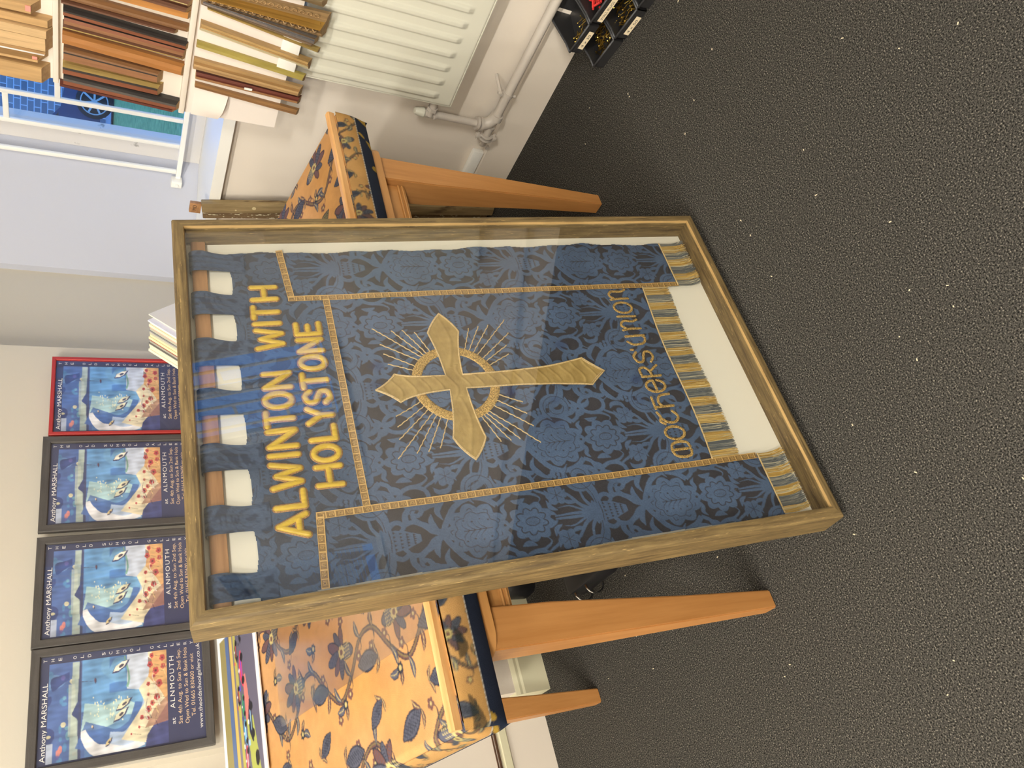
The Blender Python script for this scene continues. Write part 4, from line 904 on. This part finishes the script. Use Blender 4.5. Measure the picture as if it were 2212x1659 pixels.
def sample(yt0,yt1,yb0,yb1,zt,zb,dep,prof,label,group='moulding samples on the display panel',back=XB+.012):
    """prof: list of (t 0..1 across from low-y to high-y, depth 0..1, colour of the face that follows)"""
    wid=(yb1-yb0); f=dep/.8
    n=len(prof); v=[];cols_=[]
    k=1-.02
    pts=[(0,0,None)]+prof+[(1,0,None)]
    mats=[RAW];idx=[]
    for (zz,a,c_) in ((zb,yb0,yb1),(zt,yt0,yt1)):
        for t,d,_ in pts: v.append((back-d*dep,a+(c_-a)*t,zz-((1-d)*dep*.6 if zz==zb else 0)))
    N_=len(pts); fcs=[];mi=[]
    for i in range(N_-1):
        col=pts[i][2] if pts[i][2] is not None else pts[i+1][2] or prof[0][2]
        mm=sm(*col) if isinstance(col[0],tuple) else sm(col)
        if mm not in mats: mats.append(mm)
        fcs.append((i,i+1,N_+i+1,N_+i)); mi.append(mats.index(mm))
    fcs.append((N_-1,0,N_,2*N_-1)); mi.append(0); fcs.append(list(range(N_))[::-1]); mi.append(0); fcs.append([N_+i for i in range(N_)]); mi.append(0)
    b_=B(); b_.put(v,fcs); b_.m=mi
    return tag(add('moulding_sample',b_.mesh('ms'),mats),label,'moulding',group)
lo=(206,158,96); lo2=(218,176,118)
def flat(c,e=.15): return [(0,.9,c),(.04,1,c),(.96,1,c),(1,.9,c)]
sample(1.432,1.452,1.428,1.454,1.90,1.640,.036,flat(lo),'pale oak moulding sample, upper row, with the pink sticker nearest the photo edge')
sample(1.461,1.487,1.469,1.491,1.90,1.603,.028,flat(lo),'pale oak square moulding sample, upper row, narrow one beside the pink stickered sample')
sample(1.487,1.514,1.494,1.519,1.90,1.606,.038,flat(lo2),'light beech moulding sample in the upper row with the longest end grain')
sample(1.516,1.540,1.521,1.542,1.90,1.609,.034,flat(lo2),'light wood moulding sample, upper row, with rippled grain, first of the joined pair')
sample(1.541,1.563,1.543,1.564,1.90,1.609,.030,flat(lo2),'light wood moulding sample, upper row, second of the joined pair')
sample(1.574,1.592,1.578,1.596,1.90,1.627,.040,[(0,.3,lo),(.3,.3,lo),(.4,.35,((196,190,184),.3,.6)),(.55,.4,lo),(.6,1,lo),(1,1,lo)],'oak moulding sample with a silver line and pink sticker, upper row')
sample(1.606,1.662,1.617,1.667,1.90,1.619,.034,flat((204,158,96)),'widest pale oak block sample at the left end of the upper row')
for (ya,yb,za) in ((1.430,1.446,1.640),(1.580,1.592,1.628)):
    tag(box('pink_sticker',XB-.0262,XB-.0245,ya,yb,za-.0,za+.012,mat('pink_paper',(232,146,132),.8)),'pink sticker on an oak moulding sample, '+('near the top edge of the photo' if ya<1.5 else 'beside the widest oak block'),'sticker')
wal=(140,92,50); dred=(104,46,32); rb_=(146,78,44); blk=(50,44,42); org=(206,132,54); gld=((204,170,90),.35,.5); pine_=(186,116,48); brn=(118,74,50); ltb=(158,104,62)
sample(1.300,1.316,1.320,1.334,1.575,1.272,.030,[(0,.7,brn),(.3,1,((196,176,110),.4,.3)),(.5,1,brn),(1,.8,brn)],'brown moulding sample with a cream gold line, middle row, by the photo edge')
sample(1.318,1.336,1.337,1.351,1.575,1.275,.034,[(0,.8,brn),(.3,1,brn),(.7,1,((190,170,100),.4,.3)),(1,.7,brn)],'dark brown moulding sample with a narrow gilt edge, middle row')
sample(1.338,1.360,1.352,1.373,1.575,1.266,.022,flat(org),'bright orange wood moulding sample in the middle row')
sample(1.378,1.402,1.397,1.418,1.575,1.265,.022,[(0,.5,wal),(.25,.95,wal),(.5,1,wal),(.8,.9,wal),(1,.4,wal)],'rounded walnut moulding sample, middle row')
sample(1.404,1.416,1.419,1.432,1.572,1.296,.020,[(0,.4,brn),(.3,1,brn),(.7,1,brn),(1,.4,brn)],'slim dark brown half round moulding sample, middle row')
sample(1.424,1.445,1.447,1.469,1.567,1.262,.026,[(0,.6,blk),(.2,1,blk),(.42,1,rb_),(.9,.95,rb_),(1,.5,rb_)],'half black half red brown moulding sample, middle row, beside the slim dark rod')
sample(1.448,1.470,1.470,1.492,1.565,1.265,.024,[(0,.5,blk),(.12,.9,rb_),(.5,1,ltb),(.95,1,ltb),(1,.8,ltb)],'plain mid brown moulding sample, middle row')
sample(1.471,1.492,1.493,1.511,1.568,1.270,.022,[(0,.5,brn),(.3,.8,brn),(.42,1,gld),(.58,1,brn),(1,.6,brn)],'moulding sample in purple brown with one gilt centre line, middle row')
sample(1.497,1.534,1.523,1.562,1.569,1.265,.026,[(0,.5,pine_),(.15,.9,pine_),(.5,1,pine_),(.85,.95,pine_),(1,.6,pine_)],'wide pine coloured moulding sample with dark streaks, middle row')
sample(1.545,1.583,1.563,1.599,1.566,1.327,.028,[(0,.6,wal),(.12,.9,wal),(.22,1,blk),(.34,1,ltb),(.9,1,ltb),(1,.7,ltb)],'short tan moulding sample with a black line, middle row')
sample(1.596,1.628,1.609,1.642,1.568,1.323,.028,[(0,.6,gld),(.22,1,blk),(.45,1,rb_),(.95,.9,rb_),(1,.5,rb_)],'short moulding sample with gilt, black and red brown stripes, middle row')
sample(1.630,1.663,1.654,1.683,1.566,1.268,.030,[(0,.6,blk),(.1,.8,blk),(.25,1,((90,84,80),.3,0)),(.5,1,rb_),(.95,.9,rb_),(1,.5,rb_)],'long moulding sample with a broad black stripe over red brown, middle row')
sample(1.664,1.679,1.684,1.700,1.575,1.276,.020,[(0,.5,dred),(.3,1,dred),(.8,1,dred),(1,.5,dred)],'thin dark red moulding sample at the left end of the middle row')
# lower row
sv=((206,200,192),.25,.75); tan=(196,152,92); cg=(232,214,160); lime=(178,156,66); gold2=((206,150,56),.35,.6)
def ornate():
    y0t,y1t,y0b,y1b=1.262,1.300,1.258,1.326; zt,zb=1.240,.918
    dk=(134,104,64)
    t=empty('ornate_moulding_sample',loc=(XB,1.29,.92),label='wide ornate gilt moulding sample with carved leaf band, lower row',cat='moulding'); t['group']='moulding samples on the display panel'
    mats=[RAW,sm((176,136,84),.45,.3),sm(gold2[0],.35,.6),sm(dk,.5,.2)]
    prof=[(0,.25),(.10,.4),(.22,.42),(.28,.55),(.36,.75),(.46,1.0),(.5,1.0),(.56,.80),(.80,.62),(.86,.66),(1,.5)]
    fm=[1,1,1,2,2,2,2,3,1,1]
    b_=B();v=[]
    for (zz,a,c_) in ((zb,y0b,y1b),(zt,y0t,y1t)):
        for q,d in [(0,0)]+prof+[(1,0)]: v.append((XB+.012-d*.055,a+(c_-a)*q,zz-((1-d)*.055*.6 if zz==zb else 0)))
    n=len(prof)+2; F=[];mi=[]
    for i in range(n-1): F.append((i,i+1,n+i+1,n+i)); mi.append(([1]+fm+[3])[i])
    F+= [list(range(n))[::-1],[n+i for i in range(n)],(n-1,0,n,2*n-1)]; mi+=[0,0,0]
    b_.put(v,F); b_.m=mi; add('body',b_.mesh('om'),mats,t)
    cv=B()
    for k in range(15):
        u=(k+.5)/15; zz=zb+(zt-zb)*u; ya=y0b+(y0t-y0b)*u; yb=y1b+(y1t-y1b)*u
        yy=ya+(yb-ya)*.69; cv.tube([(XB-.030,yy-.007,zz-.009),(XB-.033,yy,zz),(XB-.030,yy+.008,zz+.008)],[.001,.0042,.001],6,mi=0)
        cv.tube([(XB-.030,yy+.006,zz-.006),(XB-.032,yy+.001,zz+.002),(XB-.030,yy-.006,zz+.010)],[.001,.003,.001],6,mi=1)
        yy=ya+(yb-ya)*.12
        cv.tube([(XB-.0125+.0,yy+.005*math.cos(g),zz+.007*math.sin(g)) for g in np.linspace(0,2*np.pi,10)],.0014,5,mi=1,cap=False)
    add('carved_ornament',cv.mesh('cv',True),[sm(dk,.5,.2),sm((190,150,92),.4,.4)],t)
    text('marking','193',M_ink,t,Matrix(),h=.009,wd=.020)
    mk=[q for q in bpy.data.objects if q.parent==t and q.name.startswith('marking')][0]
    mk.matrix_basis=T(0,0,0)@basis((XB-.030-XB,1.300-1.29,zb-.0006-.92),(0,-1,0),(1,0,0),(0,0,-1)).copy()
ornate()
sample(1.19,1.22,1.20,1.236,1.24,.932,.045,[(0,.5,(134,112,76)),(.3,1,(150,128,92)),(.6,.8,(134,112,76)),(1,.5,(134,112,76))],'carved antique brown moulding sample, lower row, cut by the photo edge')
sample(1.300,1.315,1.332,1.358,1.234,.922,.034,[(0,.5,sv),(.12,.8,((120,92,60),.4,.2)),(.2,.9,sv),(.35,.85,((150,146,150),.25,.7)),(.5,.9,sv),(.85,.85,sv),(1,.5,sv)],'ribbed silver moulding sample, lower row')
sample(1.316,1.324,1.360,1.373,1.236,.924,.022,[(0,.5,(150,120,90)),(.4,1,(168,136,102)),(1,.6,(150,120,90))],'thin dull bronze moulding sample touching the silver one, lower row')
sample(1.327,1.336,1.377,1.391,1.218,.899,.016,[(0,.5,gld),(.3,1,gld),(.7,1,gld),(1,.5,gld)],'thin gilt rod moulding sample, lower row')
sample(1.374,1.406,1.420,1.455,1.230,.922,.030,[(0,.9,(196,152,84)),(.15,1,(206,164,96)),(.35,.75,(186,142,76)),(.45,.8,cg),(1,.25,cg)],'cream and gold moulding sample, lower row')
sample(1.440,1.462,1.477,1.499,1.233,.923,.022,[(0,.5,lime),(.25,.9,lime),(.6,1,lime),(1,.4,lime)],'lime green gold moulding sample, lower row')
sample(1.496,1.532,1.520,1.553,1.234,.926,.028,[(0,.5,tan),(.1,.75,tan),(.2,.7,(170,124,68)),(.32,.95,tan),(.5,1,tan),(.58,.93,(176,132,76)),(.66,1,tan),(.8,.9,(180,136,80)),(1,.5,tan)],'tan ribbed moulding sample, lower row')
sample(1.540,1.566,1.558,1.583,1.224,.922,.026,[(0,.6,(112,48,34)),(.3,.7,(112,48,34)),(.4,.9,(164,108,58)),(.6,1,(164,108,58)),(1,.5,(150,96,52))],'brown moulding sample with a dark red groove and white tape, lower row')
sample(1.580,1.596,1.608,1.627,1.222,.915,.020,[(0,.6,(168,118,66)),(.3,1,(176,126,72)),(.5,.8,(150,104,58)),(.7,1,(176,126,72)),(1,.5,(168,118,66))],'thin tan moulding sample at the left end of the lower row')
tag(box('white_tape',XB-.0145,XB-.0125,1.553,1.560,1.062,1.085,M_white),'scrap of white tape on the brown grooved moulding sample','tape')

# ---------------------------------------------------------------- radiator
rd=empty('radiator',loc=(XR,1.0,.39),label='white panel radiator under the window',cat='radiator')
ys_=np.arange(-.10,1.5101,.0035); zs_=np.concatenate([np.linspace(.401,.49,26),np.linspace(.50,.87,12),np.linspace(.88,.949,20)]); Yg,Zg=np.meshgrid(ys_,zs_)
per=.0535; ph0=np.mod(1.474-Yg,per)/per; grv=np.clip((np.cos((ph0-.0)*2*np.pi)-.15)/.5,0,1)
endf=np.clip((Zg-.455)/.022,0,1)*np.clip((.915-Zg)/.022,0,1)*(Yg<1.492)
edge=np.clip((1.5101-Yg)/.006,0,1)*np.clip((Zg-.400)/.006,0,1)*np.clip((.950-Zg)/.006,0,1)
Xg=2.222-.006*edge**.5+.0095*(grv**.8)*endf*0-.009*grv*endf
add('front_panel',gridmesh('rad',np.stack([Xg,Yg,Zg],-1)),M_rad,rd,mw=Matrix())
add('back_panel',autosmooth(B().box(2.232,2.240,-.10,1.508,.402,.948,b=.003).box(2.276,2.286,-.10,1.502,.402,.948,b=.003).mesh('rb')),M_rad,rd)
add('convector_fins',B().box(2.240,2.276,-.08,1.47,.42,.93).mesh('cf'),mat('radiator_fins',(120,118,110),.5),rd)
add('edge_seam',autosmooth(B().box(2.218,2.232,1.5060,1.5115,.402,.948,b=.001).box(2.218,2.232,-.1,1.508,.397,.4015,b=.001).mesh('es')),M_rad,rd)
add('wall_bracket',B().box(2.286,XR-.0005,1.30,1.33,.45,.90).mesh('wbk'),M_rad,rd)
# pipework
pp=empty('heating_pipe',loc=(2.25,1.58,.2),label='painted heating pipe running along the skirting and rising to the radiator valve',cat='pipe')
px=2.262
el_=[(px,1.582-.0,.205+.0)]
arcp=[(px,1.582-.045+.045*math.cos(a),.197+.045-.045*math.sin(a)) for a in np.linspace(0,math.pi/2,8)]
add('pipe_run',autosmooth(B().tube([(px,-6.3,.170),(px,1.0,.183),(px,1.5375,.1935)],.0165,16).mesh('pr')),M_pipe,pp)
add('elbow',autosmooth(B().tube(arcp,.0215,16).tube([(px,1.549,.1935),(px,1.528,.1935)],.0245,16).tube([(px,1.582,.232),(px,1.582,.243)],.025,16).tube([(px,1.582,.249),(px,1.582,.259)],.0245,16).mesh('elb')),M_pipe,pp)
add('riser',autosmooth(B().tube([(px,1.582,.240),(px,1.582,.43)],.0135,16).mesh('ri')),M_pipe,pp)
add('valve',autosmooth(B().tube([(px,1.582,.418),(px,1.582,.424),(px,1.582,.426),(px,1.582,.462)],[.0185,.0185,.0155,.0155],16).tube([(px-.012,1.582,.444),(px-.012,1.556,.444)],.0115,14).tube([(px-.012,1.560,.444),(px-.012,1.546,.444)],.019,6).tube([(px-.012,1.546,.444),(px-.012,1.506,.444)],.0135,14).mesh('va')),M_pipe,pp)
add('valve_cap',autosmooth(B().tube([(px,1.582,.463),(px,1.582,.466),(px,1.582,.492),(px,1.582,.498)],[.017,.0185,.0135,.011],16).tube([(px,1.582,.4982),(px,1.582,.4986)],.004,8).mesh('vc')),M_rad,pp)
def flange(y,z):
    q=B(); q.tube([(px,y-.012,z),(px,y-.006,z)],.026,18); q.tube([(px,y+.002,z),(px,y+.008,z)],.026,18); q.tube([(px,y-.012,z),(px,y+.014,z)],.014,12)
    for s_ in (-1,1): q.tube([(px,y-.018,z+s_*.032),(px,y+.014,z+s_*.032)],.0062,8); q.box(px-.010,px+.010,y-.010,y+.006,z+s_*.032-.010,z+s_*.032+.010,b=.003)
    return q
add('flange_clamp',autosmooth(flange(1.632,.197).tube([(px,1.582,.200),(px,1.632,.197)],[.020,.012],14).tube([(px,1.646,.194),(px+.01,1.672,.186),(px+.03,1.690,.180)],[.012,.010,.010],10).mesh('fc')),M_pipe,pp)
add('wall_screw',autosmooth(B().tube([(XR-.020,1.705,.150),(XR-.028,1.705,.150)],[.010,.008],12).mesh('ws')),M_pipe,pp)
for y in (1.438,.55):
    q=B(); q.tube([(px,y-.006,.1925),(px,y+.006,.1925)],.0205,16); q.box(px-.006,px+.006,y-.006,y+.006,.213,.232,b=.002); q.tube([(px-.014,y,.222),(px+.014,y,.222)],.0065,8); q.tube([(px,y,.222),(XR,y-.03,.235)],.006,8); q.tube([(px-.004,y,.164),(px-.004,y,.176)],.006,8)
    add('pipe_clip',autosmooth(q.mesh('pc')),M_pipe,pp)
add('second_pipe',autosmooth(B().tube([(px+.034,-6.3,.155),(px+.034,1.40,.160),(px+.034,1.56,.163)],.0075,10).mesh('sp')),M_pipe,pp)

# ---------------------------------------------------------------- storage bins
M_bin=mat('black_bin_plastic',(44,43,44),.4,bump=.15,bscale=(80,80,80))
def make_bin(W_=.118,Dp=.17,Hh=.082):
    """local: x = depth away from the front, y = width, z up; front at x=0"""
    t=empty('storage_bin')
    pr=[(0,.0),(-.006,.040),(.030,.046),(.125,Hh),(Dp,Hh),(Dp,0)]
    b_=B(); th=.003
    for y0 in (0,W_-th): b_.prism(pr,y0,y0+th,ax='y')
    b_.box(0,Dp,0,W_,0,th); b_.box(Dp-th,Dp,0,W_,0,Hh)
    b_.put([(0,0,0),(0,W_,0),(-.006,W_,.040),(-.006,0,.040),(th,0,0),(th,W_,0),(th-.006,W_,.040),(th-.006,0,.040)],[(0,1,2,3),(4,7,6,5),(3,2,6,7),(0,4,5,1),(0,3,7,4),(1,5,6,2)])
    add('bin_body',b_.mesh('bin'),M_bin,t,local=Matrix())
    rm=B(); rp_=[(-.006,.040),(.030,.046),(.125,Hh),(Dp,Hh)]
    for y in (-.001,W_+.001): rm.tube([(a,y,z_+.001) for a,z_ in rp_],.0032,6)
    rm.tube([(-.007,-.001,.041),(-.007,W_+.001,.041)],.0036,6); rm.tube([(Dp,-.001,Hh),(Dp,W_+.001,Hh)],.0032,6)
    add('rim',rm.mesh('rim',True),M_dkgrey,t,local=Matrix())
    return t
M_lab=mat('cream_label',(232,214,180),.7)
ang=math.atan2(-.049,-.243)  # direction of bin fronts
fy=Vector((-.200,-.980,0)); fy=Vector((.198,.980,0)); fx=Vector((.980,-.198,0))
org=Vector((2.110,1.172,0))
defs=[(0,0,'','black storage bin of brass screws on the floor, nearest the frame','brass'),(1,0,'4 x 50','black storage bin with brass nails on the floor, right of the nearest one','brass'),(0,1,'4 x 30','upper black storage bin with scattered brass screws','few'),(1,1,'WALL PLUGS','upper black storage bin full of red wall plugs','red'),(2,0,'','black storage bin at the far right end of the lower tier',''),(2,1,'','black storage bin at the far right end of the upper tier','')]
src=make_bin(); skids=[q for q in bpy.data.objects if q.parent==src]
for n_,(i,j,lb,lab,cont) in enumerate(defs):
    o=src
    if n_: 
        o=src.copy(); C.objects.link(o)
        for ch in skids: q=ch.copy(); C.objects.link(q); q.parent=o
    p=org-fy*(.1275*(i+1))+fx*(.036*j)+Vector((0,0,.001+.0855*j)); Mx=basis(p,fx,fy,(0,0,1)); o.matrix_world=Mx; WM[o.name]=Mx
    tag(o,lab,'storage bin','stacked storage bins by the skirting')
    if lb:
        lw=.022+.0052*len(lb); add('label_strip',B().box(-.0075,-.0068,.059-lw/2-.01,.059+lw/2+.01,.006,.024).mesh('ls'),M_lab,o,local=Matrix())
        text('label_text',lb,M_ink,o,basis((-.0078,.059+lw/2+.002,.0105),(0,-1,0),(0,0,1),(-1,0,0)),h=.0085,wd=lw)
    if cont:
        r=random.Random(n_); q=B()
        cnt={'brass':70,'few':22,'red':60}[cont]
        for k in range(cnt):
            x=r.uniform(.02,.14) if cont!='few' else r.gauss(.035,.022); y=r.uniform(.015,.103) if cont!='few' else r.gauss(.07,.022); x=min(max(x,.012),.15); y=min(max(y,.02),.10)
            z_=.006+r.uniform(0,.018 if cont!='few' else .006)+(.025*r.random() if cont=='red' else 0)
            a=r.uniform(0,math.pi); d=Vector((math.cos(a),math.sin(a),r.uniform(-.1,.5)))*.014; c0=Vector((x,y,z_))
            if cont=='red': q.tube([c0-d,c0+d],[.004,.0032],6); q.tube([c0-d,c0-d*1.1],.0048,6)
            else: q.tube([c0-d,c0+d*.8,c0+d],[.0012,.0012,.0028],5)
        nm={'brass':'brass_screws','few':'brass_screws','red':'wall_plugs'}[cont]
        oo=add(nm,q.mesh(nm),{'brass':M_brass,'few':M_brass,'red':mat('red_plastic',(206,52,48),.45)}[cont],None,mw=Mx); 
        tag(oo,{'brass':'heap of brass screws in the %s lower bin'%('nearest' if i==0 else 'middle'),'few':'scattered brass screws in the upper bin','red':'heap of red wall plugs in the upper bin'}[cont],'wall plugs' if cont=='red' else 'screws',kind='stuff')
        if cont=='red': 
            add('white_packet',B().box(.07,.13,.03,.10,.06,.075,b=.004).mesh('wp'),M_white,o,local=Matrix())
# nails by the skirting
for k in range(7):
    r=random.Random(k+20); q=B(); a=r.uniform(1.1,2.2) if k<5 else r.uniform(0,3); c0=Vector((2.225+r.uniform(-.012,.012),1.845+r.uniform(-.014,.014),.004+.004*(k%3))); d=Vector((math.cos(a),math.sin(a)*.9,.25 if k<4 else 0))*.022
    if c0.z-d.z<.002: c0.z+=d.z
    q.tube([c0-d,c0+d*.94,c0+d],[.0012,.0012,.003],6); tag(add('nail',q.mesh('nail'),M_chrome),'one of a few bright steel nails lying on the carpet by the skirting','nail','loose nails by the skirting')

# ---------------------------------------------------------------- things under the table
tc=empty('tool_case',loc=(.76,2.05,0),label='black plastic tool case with two chrome handle loops under the table',cat='case')
add('case_body',autosmooth(B().box(.662,.86,1.945,2.165,.002,.085,b=.02).mesh('cs')),M_black,tc)
for y in (2.055,2.125):
    add('handle_loop',autosmooth(B().tube([tuple(q) for q in [(.663-.030*math.sin(a),y,.042+.034*math.cos(a)) for a in np.linspace(0,math.pi,9)]],.0035,8).mesh('hl')),M_chrome,tc)
bag=empty('dark_pouch',loc=(.84,2.51,0),label='dark rounded pouch against the skirting under the table',cat='pouch')
add('pouch_body',autosmooth(B().tube([(.84,2.51,.002),(.84,2.51,.03),(.84,2.51,.12),(.84,2.51,.16)],[.04,.055,.05,.02],16).mesh('pc')),M_black,bag)
tag(add('amber_screwdriver',autosmooth(B().tube([(.800,2.27,.016),(.808,2.33,.016),(.816,2.39,.016)],[.010,.014,.010],10).tube([(.816,2.39,.016),(.826,2.46,.016)],.003,6).mesh('as')),mat('amber_plastic',(214,150,30),.3)),'small amber handled screwdriver on the carpet beyond the black tool case','screwdriver')

# ---------------------------------------------------------------- carpet debris
r=random.Random(2); q=B()
for k in range(120):
    x=r.uniform(-.6,2.2); y=r.uniform(.2,2.2)
    s_=r.uniform(.0012,.0030); a=r.uniform(0,3.14); q.box(-s_,s_,-.0009,.0009,.0005,.0022,M=T(x,y,0)@Matrix.Rotation(a,4,'Z'))
tag(add('carpet_crumbs',q.mesh('crumbs'),mat('pale_crumbs',(220,206,176),.8)),'pale crumbs and sawdust flecks scattered on the charcoal carpet','crumbs',kind='stuff')
